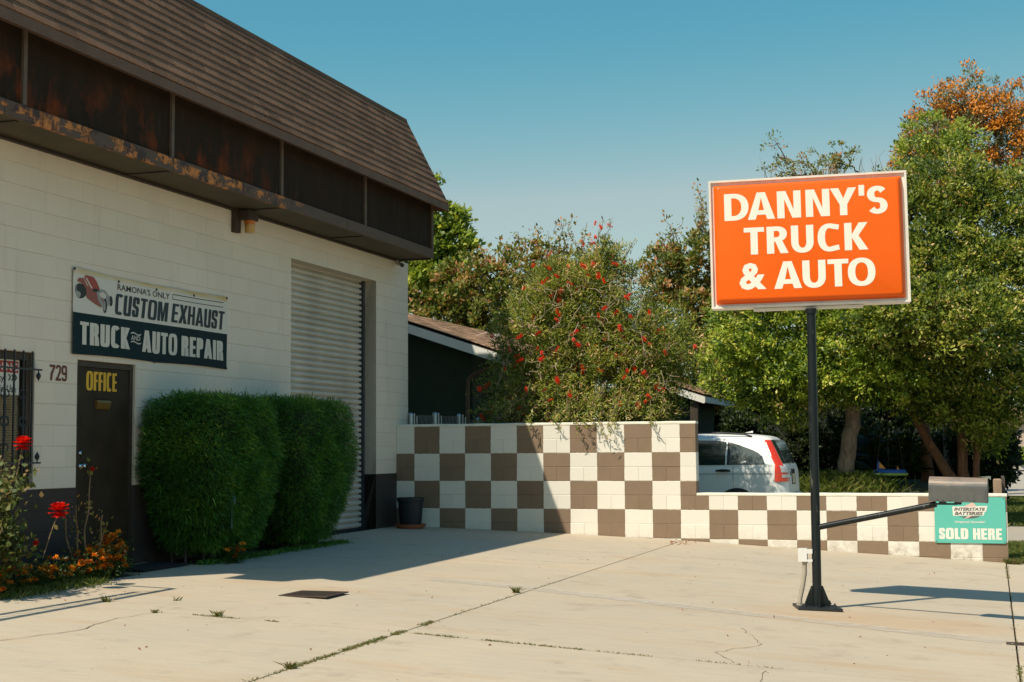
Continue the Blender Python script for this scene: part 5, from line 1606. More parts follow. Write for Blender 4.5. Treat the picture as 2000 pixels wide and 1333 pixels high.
make_tree('crape_tree', 'big dark green multi-trunk tree with orange bark at the right edge', 'tree', (7.6, 10, -.28),
    [([(7.55, 10.2, -.3), (7.0, 10.2, .7), (6.6, 10.1, 1.6)], .11, .07), ([(7.75, 10.2, -.3), (7.72, 10.2, .8), (7.45, 10.2, 1.7), (7.2, 10.2, 3.0)], .11, .06), ([(7.95, 10.1, -.3), (8.02, 10.1, .5), (7.95, 10.1, 1.6), (8.1, 10.1, 3.0)], .07, .05), ([(7.0, 11.2, -.3), (6.95, 11.2, .9), (6.8, 11.2, 2.0)], .13, .09)],
    [(7.6, 10.0, 5.6, .9, .9, .85), (6.9, 9.8, 4.8, .95, 1.0, .95), (8.3, 9.8, 4.9, 1.1, 1.0, .95), (7.5, 9.4, 3.9, 1.4, 1.2, 1.0), (8.5, 9.4, 3.6, .95, 1.1, 1.0), (6.9, 9.3, 3.1, 1.1, 1.0, .9), (8.0, 9.2, 2.6, 1.1, 1.1, .85), (7.2, 9.1, 2.1, 1.1, 1.0, .6), (8.35, 9.3, 1.75, .72, .9, .7), (7.8, 9.4, 1.4, .8, .9, .5), (6.6, 9.9, 5.6, .5, .7, .6), (8.2, 10.4, .75, .40, .6, .45), (9.3, 10.2, 5.3, .9, 1.0, .8), (9.4, 10.4, 4.0, .6, 1.0, .9), (9.0, 9.9, 2.6, .55, .9, .9), (8.75, 9.6, 1.5, .40, .7, .6), (6.3, 10.2, 4.4, .9, .9, .9), (7.3, 8.1, 3.1, 1.2, .8, .7), (8.1, 8.0, 2.7, .9, .8, .7), (6.9, 9.6, 1.5, .6, .7, .45), (7.55, 9.4, 1.1, .5, .6, .35), (8.3, 9.5, 1.0, .42, .6, .45), (5.6, 9.4, 1.5, .5, .6, .3), (4.4, 9.5, 1.35, .7, .7, .4), (6.5, 8.2, 2.8, .9, .8, .6)],  # foremost crown lobes added to cast shade on the lawn
    3150, 40, .23, .084, .46, M['leaf_deep'], M['bark_orange'], shell=.45, ntwig=160)
make_tree('pale_green_tree', 'small light green tree top between the dark tree and orange blossoms', 'tree', (7.4, 12.6, -.6),
    [([(7.4, 12.6, -1), (7.4, 12.6, 3), (7.4, 12.6, 6)], .12, .05)],
    [(7.35, 12.5, 7.35, .62, .6, .42), (7.8, 12.5, 7.05, .5, .5, .4), (6.9, 12.5, 6.9, .45, .5, .4)],
    130, 30, .20, .085, .5, M['leaf_sycamore'], M['bark_pale'], ntwig=40)
silk_blobs = [(7.8, 26, 11.2, .95, .9, .85), (6.9, 26, 10.4, .9, .9, .8), (8.7, 26, 10.5, 1.0, .9, .8), (7.9, 26, 9.8, 1.6, 1.2, 1.0), (6.4, 26, 9.6, .6, .7, .6), (9.5, 26, 10.6, .7, .7, .8), (6.0, 26, 8.9, .55, .7, .7), (9.2, 26, 9.3, 1.0, .9, .9), (7.3, 26, 8.4, 1.4, 1.0, 1.0), (5.6, 26, 8.3, .4, .5, .4)]
sk, skc = make_tree('silky_oak_tree', 'tall distant tree covered in orange blossom at the upper right', 'tree', (7.8, 26, -1),
    [([(7.8, 26, -1.1), (7.8, 26, 4), (7.8, 26, 8), (7.8, 26, 11)], .3, .05)],
    silk_blobs, 520, 26, .27, .15, .25, M['leaf_oak'], M['bark_dark'], shell=.35, ntwig=200)
Q = skc[rng.choice(len(skc), 250, replace=False)] + np.array([0, -.40, .1])
ci = np.repeat(np.arange(len(Q)), 44)
PQ = Q[ci] + rng.normal(0, 1, (len(ci), 3)) * np.array([.135, .12, .075])
foliage('orange_blossom', PQ, .10, .55, M['blossom_orange'], sk, bias=(0, 0, .8), tint=np.clip(rng.beta(2, 2, len(ci)) + np.repeat(rng.uniform(-.2, .2, len(Q)), 44), 0, 1))
# dark screening shrubs behind the car and the trunks
def shrub(name, label, x, y, z_, rx, ry, rz, n, mat, leaf=.085, group=None):
    t = thing(name, label, 'shrub', (x, y, z_), group)
    P, N, T_, c = crown_pts([(x, y, z_ + rz * .95, rx, ry, rz)], n, 32, .18, .55)
    foliage('foliage', P, leaf, .5, mat, t, N=N, tint=T_)
    cv = [(x + rx * .8 * math.cos(b_) * math.cos(a_), y + ry * .7 * math.cos(b_) * math.sin(a_), z_ + rz * .95 + rz * .82 * math.sin(b_)) for b_ in np.linspace(-PI / 2, PI / 2, 9) for a_ in np.linspace(0, 2 * PI, 16, endpoint=False)]
    npmesh('light_block_core', np.array(cv) + rng.normal(0, .03, (len(cv), 3)), [(j_ * 16 + i_, j_ * 16 + (i_ + 1) % 16, (j_ + 1) * 16 + (i_ + 1) % 16, (j_ + 1) * 16 + i_) for j_ in range(8) for i_ in range(16)], M['hedge_core'], t)  # opaque dark lump added to close bright gaps, not real twigs
    mb = MB()
    for i in range(10):
        q = c[rng.integers(len(c))]; limb(mb, (x + rng.uniform(-.1, .1), y, z_ - .02), q, .02, .008, 5, .3, 5)
    obj('stems', mb, M['bark_dark'], t)
    return t
G = 'dark shrubs screening the yard behind the car'
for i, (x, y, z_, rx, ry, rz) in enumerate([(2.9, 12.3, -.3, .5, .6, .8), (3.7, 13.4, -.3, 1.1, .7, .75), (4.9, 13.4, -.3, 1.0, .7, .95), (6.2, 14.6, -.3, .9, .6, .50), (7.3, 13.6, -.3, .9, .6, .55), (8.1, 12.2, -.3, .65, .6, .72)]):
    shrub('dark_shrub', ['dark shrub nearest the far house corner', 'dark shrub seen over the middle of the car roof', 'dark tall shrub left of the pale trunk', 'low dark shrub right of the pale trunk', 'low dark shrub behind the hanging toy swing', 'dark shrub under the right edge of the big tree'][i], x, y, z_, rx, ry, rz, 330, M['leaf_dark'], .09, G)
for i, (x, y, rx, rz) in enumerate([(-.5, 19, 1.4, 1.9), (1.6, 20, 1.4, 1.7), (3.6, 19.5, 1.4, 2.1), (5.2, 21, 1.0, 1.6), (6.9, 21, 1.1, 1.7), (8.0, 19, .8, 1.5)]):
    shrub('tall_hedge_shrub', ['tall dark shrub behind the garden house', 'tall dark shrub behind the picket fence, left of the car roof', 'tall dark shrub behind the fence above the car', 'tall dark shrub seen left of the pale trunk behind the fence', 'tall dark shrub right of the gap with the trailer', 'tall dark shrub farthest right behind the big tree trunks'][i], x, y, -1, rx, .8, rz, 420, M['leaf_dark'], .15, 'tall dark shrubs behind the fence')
# yucca
yu = thing('yucca', 'dark spiky yucca clump beside the pale trunk', 'plant', (6.15, 10.9, -.28))
n = 420
a = rng.uniform(0, 2 * PI, n); e = rng.uniform(.05, 1.45, n); c0 = np.stack([6.2 + rng.choice([-.25, .15, .45], n), 10.9 + rng.uniform(-.1, .1, n), rng.choice([.0, .25, .5], n)], 1)
d = np.stack([np.cos(a) * np.cos(e), np.sin(a) * np.cos(e), np.sin(e)], 1)
sd = np.cross(d, [0, 0, 1]); sd /= np.linalg.norm(sd, axis=1, keepdims=True)
L = rng.uniform(.45, .75, (n, 1))
V = np.stack([c0 - sd * .018, c0 + sd * .018, c0 + d * L * .6 + sd * .014 - [0, 0, .03], c0 + d * L - [0, 0, .12]], 1).reshape(-1, 3)
npmesh('leaves', V, np.arange(n * 4).reshape(n, 4), M['leaf_dark'], yu, np.repeat(rng.uniform(0, 1, n), 4))
# iron picket fence behind
fe = thing('picket_fence', 'dark iron picket fence crossing the yard behind the trees', 'fence', (5, 15, -.3))
pk = None
for i in range(64):
    x = 1.6 + i * .115
    if pk is None:
        pk = obj('picket', MB().box(x - .011, x + .011, 15.39, 15.412, -.3, .92), M['black_metal'], fe).data
    else:
        o = bpy.data.objects.new('picket', pk); COL.objects.link(o); o.parent = fe; o.location = Vector((x, 15.401, -.3)) - wloc(fe)
for zz in (-.12, .80):
    obj('rail', MB().box(1.5, 9.0, 15.38, 15.389, zz, zz + .03), M['black_metal'], fe)
# toy swing
sw = thing('toy_swing', 'blue and green inflatable disc swing hanging under the trees', 'swing', (6.3, 10, -.07))
ring = [(6.31 + .34 * math.cos(t), 9.98 + .34 * math.sin(t), -.085) for t in np.linspace(0, 2 * PI, 29)]
obj('rim', MB().tube(ring, .030, 8, False), M['swing_green'], sw, True)
ring = [(6.31 + .29 * math.cos(t), 9.98 + .29 * math.sin(t), -.035) for t in np.linspace(0, 2 * PI, 29)]
obj('ring', MB().tube(ring, .045, 8, False), M['swing_blue'], sw, True)
obj('seat', MB().lathe((6.31, 9.98, -.09), [(.05, -.02), (.26, -.015), (.26, .03), (.05, .035)], 26), M['swing_green'], sw, True)
obj('fin', MB().prism([(6.06, 9.8, -.04), (6.24, 9.8, -.02), (6.10, 9.8, .20)], (0, .03, 0)), M['swing_blue'], sw)
obj('fin', MB().prism([(6.12, 9.78, .04), (6.25, 9.78, .03), (6.13, 9.78, .16)], (0, .03, 0)), M['swing_orange'], sw)
obj('fin', MB().prism([(6.46, 9.8, -.03), (6.55, 9.8, -.04), (6.47, 9.8, .08)], (0, .03, 0)), M['swing_orange'], sw)
mb = MB()
for t in (.5, 2.6, 4.7):
    mb.tube([(6.31 + .32 * math.cos(t), 9.98 + .32 * math.sin(t), -.04), (6.31, 9.98, 1.9)], .006, 5)
obj('rope', mb, M['rope'], sw)

# ------------------------------------------------------------ houses
def gable_house(name, label, Y0, Y1, xr, zr, xe, ze, wallx, wallm, base, rows, lenrow, garage=None):
    t = thing(name, label, 'house', (xr, (Y0 + Y1) / 2, base))
    sl_ = (zr - ze) / (xe - xr); u = Vector((xe - xr, 0, ze - zr)); L_ = u.length; u = u / L_; nn = Vector((-u.z, 0, u.x))
    mb = MB()
    mb.prism([(xr, Y0, zr - .03), (xe, Y0, ze - .03), (xe, Y0, ze - .16), (xr, Y0, zr - .16)], (0, Y1 - Y0, 0))
    xl = 2 * xr - xe
    mb.prism([(xr, Y0, zr - .03), (xr, Y0, zr - .16), (xl, Y0, ze - .16), (xl, Y0, ze - .03)], (0, Y1 - Y0, 0))
    rf = obj('roof', mb, M['soffit_batten'], t)
    k = 0; sm_ = {}; cnt = 0; st = MB()
    rl_ = L_ / rows
    for r in range(rows):
        y = Y0 - .02 - (r % 2) * lenrow / 2
        while y < Y1:
            a, b = max(y, Y0 - .02), min(y + lenrow, Y1)
            if b - a > .05:
                org = Vector((xe, a, ze)) - u * (r * rl_) + nn * (.004 + random.uniform(0, .004))
                vs = [org, org + Vector((0, b - a - .006, 0)), org + nn * .014, org + Vector((0, b - a - .006, 0)) + nn * .014, org - u * rl_ * 1.03 + nn * .004, org - u * rl_ * 1.03 + Vector((0, b - a - .006, 0)) + nn * .004]
                st.add(vs, [(0, 1, 3, 2), (2, 3, 5, 4), (0, 2, 4), (1, 5, 3)])
            y += lenrow
    tag(obj('shingle_courses', st, M['house_shingle'], rf), kind='stuff')
    mb = MB(); mb.prism([(xr, Y0 - .03, zr - .045), (xe + .0, Y0 - .03, ze - .045), (xe, Y0 - .03, ze - .20), (xr, Y0 - .03, zr - .20)], (0, .025, 0))
    mb.prism([(xe + .001, Y0 - .03, ze - .05), (xe + .02, Y0 - .03, ze - .05), (xe + .02, Y0 - .03, ze - .18), (xe + .001, Y0 - .03, ze - .18)], (0, Y1 - Y0, 0))
    obj('fascia', mb, M['house_white'], t)
    mb = MB(); wz = zr - sl_ * (wallx - xr) - .16
    mb.prism([(wallx, Y0 + .45, base), (wallx, Y0 + .45, wz), (xr, Y0 + .45, zr - .17), (2 * xr - wallx, Y0 + .45, wz), (2 * xr - wallx, Y0 + .45, base)], (0, Y1 - Y0 - .9, 0))
    obj('wall', mb, wallm, t)
    return t
h1 = gable_house('ranch_house', 'dark green ranch house with tan shingle roof behind the checkered wall', 2.4, 11.0, -2.5, 3.122, .589, 2.085, -.08, M['green_wall'], -.93, 22, .42)
obj('downspout', MB().tube([(.50, 2.72, 1.92), (.32, 2.72, 1.85), (-.02, 2.76, 1.74), (-.13, 2.78, 1.66), (-.15, 2.80, 1.45), (-.15, 2.80, -.9)], .036, 10), M['eave_brown'], h1)
obj('gutter', MB().box(.60, .68, 2.4, 11, 1.96, 2.05), M['eave_brown'], h1)
obj('roof_vent', MB().lathe((-.05, 4.0, 2.27), [(.05, 0), (.05, .10), (.09, .12), (.10, .20), (.06, .26)], 14), M['vent_metal'], h1)
obj('vent_pipe', MB().tube([(-.55, 4.4, 2.52), (-.30, 4.2, 2.56), (-.08, 4.02, 2.50)], .014, 8), M['vent_metal'], h1)
wf2 = thing('white_shed', 'small white panelled shed wall half hidden by the bottlebrush tree', 'shed', (.4, 3.8, -.93))
for i in range(4):
    obj('wall_panel', MB().box(-.02 + i * .200, -.02 + i * .200 + .196, 3.6, 3.66, -.93, 1.20), M['house_white'], wf2)
obj('roof', MB().box(-.05, .82, 3.58, 4.6, 1.202, 1.235), M['house_white'], wf2)
h2 = gable_house('garden_house', 'small house with brown roof corner showing right of the bottlebrush', 11.4, 16.0, 1.0, 2.08, 2.294, 1.646, 1.75, M['green_wall'], -.93, 12, .42)
obj('porch_post', MB().box(1.95, 2.12, 11.5, 11.66, -.93, 1.53), M['frame_brown'], h2)
# chain link panels behind the wall
cl = thing('chain_link_fence', 'galvanized chain link fence with thick posts just behind the wall top', 'fence', (.2, .8, -.9))
for x, y, zt, r in ((-.235, .45, 1.03, .040), (.05, .75, 1.04, .040), (.34, 1.05, 1.02, .034), (.50, 1.5, .97, .032)):
    obj('post', MB().tube([(x, y, -.9), (x, y, zt - .02)], r, 14), M['steel'], cl, True)
    obj('post_cap', MB().lathe((x, y, zt - .02), [(r * 1.15, -.015), (r * 1.15, .0), (r * .8, .02), (r * .3, .03)], 14), M['steel'], cl, True)
    obj('tension_bar', MB().tube([(x + .058, y, -.8), (x + .058, y, zt - .005)], .011, 8).tube([(x + .10, y, -.8), (x + .10, y, zt - .045)], .008, 8), M['steel'], cl)
mb = MB()
for (xa, ya, xb, yb, zt) in ((-.16, .45, .0, .75, 1.0), (.11, .75, .30, 1.05, .99), (.38, 1.05, .47, 1.5, .94)):
    for i in range(14):
        t = i / 13; x = xa + (xb - xa) * t; y = ya + (yb - ya) * t
        mb.tube([(x, y, .45), (x + .02, y, .65), (x, y, .8), (x + .02, y, zt)], .0035, 4)
tag(obj('wire_mesh', mb, M['steel'], cl), kind='stuff')
# wooden post at the wall end
wp = thing('wooden_post', 'short weathered wooden post behind the low wall by the mailbox', 'post', (8.35, .5, -1.1))
obj('post', MB().box(8.285, 8.395, .45, .56, -1.1, .005).add([(8.285, .45, .005), (8.395, .45, .005), (8.395, .56, .005), (8.285, .56, .005), (8.30, .465, .022), (8.38, .465, .022), (8.38, .545, .022), (8.30, .545, .022)], [(0, 1, 5, 4), (1, 2, 6, 5), (2, 3, 7, 6), (3, 0, 4, 7), (4, 5, 6, 7)]), M['post_wood'], wp)
obj('side_rail', MB().box(8.40, 8.44, .55, 2.3, -.25, .03), M['bark_dark'], wp)

# distant things seen through the gaps
fh = thing('distant_house', 'pale tan house seen through the gap beneath the big tree', 'house', (5.9, 34, -1))
obj('wall', MB().box(3.0, 6.15, 33, 38, -1, .75), M['tan_wall'], fh); obj('roof', MB().prism([(2.6, 32.7, .76), (6.5, 32.7, .76), (4.5, 32.7, 1.9)], (0, 6, 0)), M['house_shingle'], fh)
th_ = thing('camper_trailer', 'white and teal trailer side seen through the gap beneath the tree', 'trailer', (6.6, 31, -1))
obj('body', MB().box(6.2, 8.4, 30, 31.8, -.5, .95), M['house_white'], th_); obj('stripe', MB().box(6.19, 8.41, 29.98, 29.998, -.1, .28), M['teal_wall'], th_); obj('window', MB().box(6.5, 7.1, 29.97, 29.997, .42, .75), M['car_glass'], th_)
for x in (6.9, 7.8): obj('wheel', MB().tube([(x, 29.95, -.7), (x, 30.15, -.7)], .3, 16), M['tyre'], th_)
sh_ = thing('distant_house', 'tan house far along the street at the right edge', 'house', (10, 133, -1))
obj('wall', MB().box(4, 12.2, 130, 137, -1, 3.2), M['tan_wall'], sh_); obj('roof', MB().prism([(3.2, 129, 3.21), (13, 129, 3.21), (8, 129, 5.2)], (0, 9, 0)), M['house_shingle'], sh_)
obj('window', MB().box(9.2, 10.0, 129.9, 129.99, .8, 2.0), M['car_glass'], sh_); obj('wall_strip', MB().box(9.0, 12.0, 118, 118.2, -1, .15), M['house_white'], sh_)
cn = thing('traffic_cone', 'orange traffic cone far down the street at the right edge', 'traffic cone', (11.3, 100, -1))
obj('cone', MB().lathe((11.12, 103, -.95), [(.20, 0), (.16, .15), (.05, .72)], 12), M['cone_orange'], cn); obj('base', MB().box(10.87, 11.37, 102.75, 103.25, -1, -.95), M['cone_orange'], cn)
up = thing('utility_pole', 'pale wooden utility pole far down the street at the right edge', 'utility pole', (11.5, 105, -1))
obj('pole', MB().tube([(11.55, 105, -1), (11.55, 105, 8)], [.16, .12], 10), M['tan_wall'], up)
obj('crossarm', MB().box(10.6, 12.5, 104.9, 105.1, 7.2, 7.4), M['post_wood'], up)
shrub('street_bush', 'small yellow-green bush by the street far at the right edge', 10.35, 99, -1, .75, .7, .65, 60, M['leaf_privet'], .16)
make_tree('street_tree', 'dark street tree far along the road at the right edge', 'tree', (13.5, 80, -1), [([(13.5, 80, -1.2), (13.5, 80, 2), (13.5, 80, 4)], .3, .15)],
    [(12.2, 80, 4.6, 2.2, 2, 1.6), (14.5, 80, 5.2, 2.5, 2, 2.0)], 260, 26, .45, .28, .6, M['leaf_deep'], M['bark_dark'], ntwig=40)

# ------------------------------------------------------------ car (slices: rounded rectangles in plan)
CY = 4.75; CG = -.935
KZ = [.20, .30, .45, .60, .70, .85, 1.0, 1.06, 1.12, 1.25, 1.40, 1.50, 1.56, 1.60, 1.63]
KR = [.18, .05, .02, .01, .01, .015, .025, .035, .06, .13, .205, .265, .31, .39, .65]
KF = [4.42, 4.50, 4.54, 4.53, 4.50, 4.46, 4.20, 3.80, 3.45, 3.02, 2.72, 2.50, 2.34, 2.15, 1.75]
KW = [.84, .88, .90, .905, .905, .905, .905, .90, .89, .84, .76, .715, .67, .60, .42]
RC = .26
CX = 5.075
def fx(x, z_):   # arc length of the point x metres ahead of the rear end
    r, f_, w_ = cs(z_); rc = min(RC, w_ * .7)
    if x >= r + rc: return -(x - r - rc)
    return math.asin(min(1.0, (r + rc - x) / rc)) * rc
def cs(z_):
    return (np.interp(z_, KZ, KR), np.interp(z_, KZ, KF), np.interp(z_, KZ, KW))
def cpt(u, z_, lift=0.0):
    """u: arc length; 0 at start of the rear corner on the near side, negative forward along the side"""
    r, f_, w_ = cs(z_); w_ += lift; r -= lift
    rc = min(RC, w_ * .7)
    if u <= 0:
        x, y = r + rc - u, -w_
    elif u <= rc * PI / 2:
        a = u / rc; x, y = r + rc - rc * math.sin(a), -w_ + rc - rc * math.cos(a)
    else:
        x, y = r, -w_ + rc + (u - rc * PI / 2)
    return Vector((CX - x, CY + y, CG + z_))
car = thing('parked_car', 'white compact SUV with tall red tail lamp parked behind the low wall', 'car', (CX - 2.2, CY, CG))
mb = MB(); ring_n = None; vs = []
zs = list(np.linspace(.20, 1.63, 60))
for z_ in zs:
    r, f_, w_ = cs(z_); rc = min(RC, w_ * .7); fc = min(.45, w_ * .8)
    ring = []
    for i in range(9):
        a = PI / 2 * i / 8; ring.append((r + rc - rc * math.sin(a), -w_ + rc - rc * math.cos(a)))
    for i in range(9):
        a = PI / 2 * i / 8; ring.append((r + rc - rc * math.cos(a), w_ - rc + rc * math.sin(a)))
    for i in range(9):
        a = PI / 2 * i / 8; ring.append((f_ - fc + fc * math.sin(a), w_ - fc + fc * math.cos(a)))
    for i in range(9):
        a = PI / 2 * i / 8; ring.append((f_ - fc + fc * math.cos(a), -w_ + fc - fc * math.sin(a)))
    ring_n = len(ring)
    vs += [(CX - x, CY + y, CG + z_) for x, y in ring]
fs = [(i * ring_n + k, (i + 1) * ring_n + k, (i + 1) * ring_n + (k + 1) % ring_n, i * ring_n + (k + 1) % ring_n) for i in range(len(zs) - 1) for k in range(ring_n)]
n0 = len(vs); vs.append((CX - 1.35, CY, CG + 1.668))
fs += [((len(zs) - 1) * ring_n + k, n0, (len(zs) - 1) * ring_n + (k + 1) % ring_n) for k in range(ring_n)]
fs.append(tuple(range(ring_n)))
mb.add(vs, fs); body = obj('body', mb, M['car_paint'], car, True)
def cpatch(name, us, zlo, zhi, lift, mat, parent, nz_=8):
    m_ = MB(); V_ = []
    for u in us:
        a, b = zlo(u), zhi(u)
        for j in range(nz_ + 1):
            V_.append(cpt(u, a + (b - a) * j / nz_, lift))
    k = nz_ + 1
    m_.add(V_, [(i * k + j, (i + 1) * k + j, (i + 1) * k + j + 1, i * k + j + 1) for i in range(len(us) - 1) for j in range(nz_)])
    return obj(name, m_, mat, parent, True)
def xpatch(name, xs, zlo, zhi, lift, mat, parent, nz_=8):
    m_ = MB(); V_ = []
    for x in xs:
        a, b = zlo(x), zhi(x)
        for j in range(nz_ + 1):
            z_ = a + (b - a) * j / nz_
            V_.append(cpt(fx(x, z_), z_, lift))
    k = nz_ + 1
    m_.add(V_, [(i * k + j, (i + 1) * k + j, (i + 1) * k + j + 1, i * k + j + 1) for i in range(len(xs) - 1) for j in range(nz_)])
    return obj(name, m_, mat, parent, True)
def sidetop(x):
    return float(np.interp(x, [.385, .395, .41, .43, .50, .60, .695, .83, .965, 1.2, 2.0, 3.1], [1.125, 1.17, 1.21, 1.255, 1.315, 1.365, 1.40, 1.45, 1.49, 1.525, 1.535, 1.535]))
belt = lambda x: 1.12 - .008 * min(1.5, x)
U = lambda a, b, n_: list(np.linspace(a, b, n_))
xpatch('window_surround', U(.37, 3.1, 70), lambda x: belt(x) - .014, lambda x: max(belt(x), sidetop(x - .012)) + .014, .0035, M['car_paint'], car)
xpatch('quarter_window', U(.385, .965, 34), lambda x: belt(x) + .004, lambda x: max(belt(x) + .006, sidetop(x)), .0065, M['car_glass_side'], car)
xpatch('door_window', U(1.045, 2.02, 18), lambda x: belt(x) + .004, lambda x: sidetop(x), .0065, M['car_glass'], car)
xpatch('door_window', U(2.12, 3.08, 18), lambda x: belt(x) + .004, lambda x: max(belt(x) + .006, min(sidetop(x), 1.12 + (3.1 - x) * .75)), .0065, M['car_glass'], car)
xpatch('window_pillar', U(.967, 1.018, 4), lambda x: belt(x) + .004, lambda x: sidetop(x), .0055, M['car_black'], car)
xpatch('window_sticker', U(.70, .78, 3), lambda x: 1.145, lambda x: 1.18, .009, M['print_white'], car, 1)
xpatch('side_crease', U(.26, 3.3, 30), lambda x: .962, lambda x: .969, .003, M['car_black'], car, 1)
for x0 in (.905, 2.07):
    xpatch('door_gap', [x0, x0 + .006], lambda x: .42, lambda x: 1.105, .0025, M['car_black'], car, 12)
for x0 in (1.205, 2.30):
    hx = lambda a, z_, l: cpt(fx(x0 - a, z_), z_, l)
    obj('door_handle', MB().tube([hx(0, 1.02, .012), hx(.07, 1.025, .03), hx(.17, 1.025, .03), hx(.24, 1.02, .012)], [.014, .022, .022, .014], 10), M['car_black'], car, True)
obj('fuel_flap', MB().tube([cpt(fx(.645 + .09 * math.cos(t), .93 + .09 * math.sin(t)), .93 + .09 * math.sin(t), .0005) for t in np.linspace(0, 2 * PI, 25)], .0022, 4, False), M['lamp_clear'], car)
q = PI / 2 * RC
def lz0(u): return .55 + .0 * u
def lampx(zv):   # leading and trailing edge of the lamp as arc length round the corner
    return fx(np.interp(zv, [.84, 1.12, 1.25, 1.40, 1.53], [.225, .22, .29, .36, .415]), zv), fx(np.interp(zv, [.84, 1.0, 1.12, 1.25, 1.40, 1.53], [.012, .03, .10, .17, .25, .325]), zv)
m_ = MB(); V_ = []; zz_ = list(np.linspace(.84, 1.53, 31))
for zv in zz_:
    a, b = lampx(zv)
    for j in range(13): V_.append(cpt(a + (b - a) * j / 12, zv, .018 if 0 < j < 12 else .008))
m_.add(V_, [(i * 13 + j, i * 13 + j + 1, (i + 1) * 13 + j + 1, (i + 1) * 13 + j) for i in range(30) for j in range(12)])
tl = obj('tail_lamp', m_, M['tail_red'], car, True)
cpatch('reverse_lens', U(q * .40, q * .92, 6), lambda u: .99, lambda u: 1.105 - (u - q * .4) * .1, .020, M['lamp_clear'], tl)
cpatch('signal_lens', U(q * .42, q * .96, 6), lambda u: .905, lambda u: .955, .020, M['lamp_clear'], tl)
wd = .905 * 2
cpatch('rear_window', U(q - .0, q + 1.22, 12), lambda u: 1.14, lambda u: 1.53, .008, M['car_glass'], car)
m_ = MB(); V_ = []
for zv in np.linspace(1.14, 1.53, 10):
    a = lampx(zv)[1] + .004
    for j in range(6): V_.append(cpt(a + (q + .02 - a) * j / 5, zv, .007))
m_.add(V_, [(i * 6 + j, i * 6 + j + 1, (i + 1) * 6 + j + 1, (i + 1) * 6 + j) for i in range(9) for j in range(5)]); obj('rear_window_edge', m_, M['car_glass'], car, True)
cpatch('tailgate_gap', U(q + .05, q + .056, 2), lambda u: .64, lambda u: 1.08, .003, M['car_black'], car, 8)
cpatch('tailgate_gap', U(q + .05, q + 1.2, 8), lambda u: .635, lambda u: .643, .003, M['car_black'], car, 1)
cpatch('licence_recess', U(q + .36, q + .84, 4), lambda u: .78, lambda u: 1.04, .003, M['car_black'], car, 2)
cpatch('licence_plate', U(q + .42, q + .76, 3), lambda u: .80, lambda u: .96, .009, M['plate'], car, 1)
cpatch('rear_badge', U(q + .20, q + .27, 3), lambda u: .94, lambda u: 1.0, .006, M['chrome'], car, 1)
# bumper: projecting lip
m_ = MB(); V_ = []; us = U(-.12, q + 1.35, 30)
pr_ = [(.22, .0), (.24, .05), (.45, .085), (.56, .095), (.60, .07), (.64, .001)]
for u in us:
    f_ = min(1, max(0, (u + .12) / .3))
    for zv, l in pr_: V_.append(cpt(u, zv, l * f_ + .001))
k = len(pr_); m_.add(V_, [(i * k + j, (i + 1) * k + j, (i + 1) * k + j + 1, i * k + j + 1) for i in range(len(us) - 1) for j in range(k - 1)])
obj('bumper', m_, M['car_paint'], car, True)
for side in (0, 1):
    s = -1 if side == 0 else 1
    yb = CY + s * .64
    obj('roof_rail', MB().tube([(CX - .62, yb, CG + 1.585), (CX - .75, yb, CG + 1.63), (CX - 1.2, yb, CG + 1.655), (CX - 1.9, yb, CG + 1.655), (CX - 2.4, yb * 1 , CG + 1.60)], .016, 8), M['car_black'], car, True)
obj('antenna', MB().prism([(CX - .70, CY - .02, CG + 1.66), (CX - .84, CY - .02, CG + 1.66), (CX - .70, CY - .02, CG + 1.69)], (0, .04, 0)), M['car_paint'], car)
obj('wiper', MB().tube([cpt(q + .25, 1.15, .02), cpt(q + .62, 1.155, .035), cpt(q + .66, 1.13, .05)], .009, 6), M['car_black'], car)
for x in (.845, 3.46):
    for s in (-1, 1):
        m_ = MB(); arc = [(CX - x + .37 * math.cos(t), CG + .35 + .385 * math.sin(t)) for t in np.linspace(0, PI, 19)] + [(CX - x - .37, CG + .2), (CX - x + .37, CG + .2)]
        w_ = .909
        y_ = CY + s * w_
        m_.prism([(a, y_, b) for a, b in arc], (0, -s * .12, 0)); obj('wheel_arch', m_, M['car_black'], car)
        wl = obj('wheel', MB().tube([(CX - x, y_ - s * .02, CG + .335), (CX - x, y_ - s * .0, CG + .335), (CX - x, y_ + s * .012, CG + .335)], [.335, .33, .30], 26), M['tyre'], car)
        obj('rim', MB().tube([(CX - x, y_ + s * .0125, CG + .335), (CX - x, y_ + s * .018, CG + .335)], .215, 20), M['steel'], wl)

# ------------------------------------------------------------ garden plants on the left
rb = thing('rose_bush', 'tall leggy rose bush with red roses under the barred window', 'rose bush', (.25, -9.9, -.74))
mb = MB(); tips = []
for k in range(16):
    x0_, y0_ = .12 + rng.uniform(-.15, .2), -10.2 + rng.uniform(-.4, .40)
    a = Vector((x0_, y0_, -.76)); b = a + Vector((rng.uniform(-.2, .35), rng.uniform(-.3, .38), rng.uniform(.45, 1.0)))
    p = limb(mb, a, b, .013, .006, 6, .8, 6); tips += p[2:]
    for q_ in range(3):
        s_ = p[rng.integers(3, 7)]; e_ = s_ + Vector((rng.uniform(-.2, .25), rng.uniform(-.2, .2), rng.uniform(.05, .3)))
        p2 = limb(mb, s_, e_, .007, .003, 3, .6, 5); tips += p2[1:]
obj('canes', mb, M['cane'], rb)
tp = np.array([tuple(q) for q in tips])
ci = rng.integers(0, len(tp), 4200)
P = tp[ci] + rng.normal(0, .085, (4200, 3))
P = P[(P[:, 2] > -.62)]
foliage('foliage', P, .058, .68, M['leaf_rose'], rb, bias=(.15, -.2, .25), fold=.25)
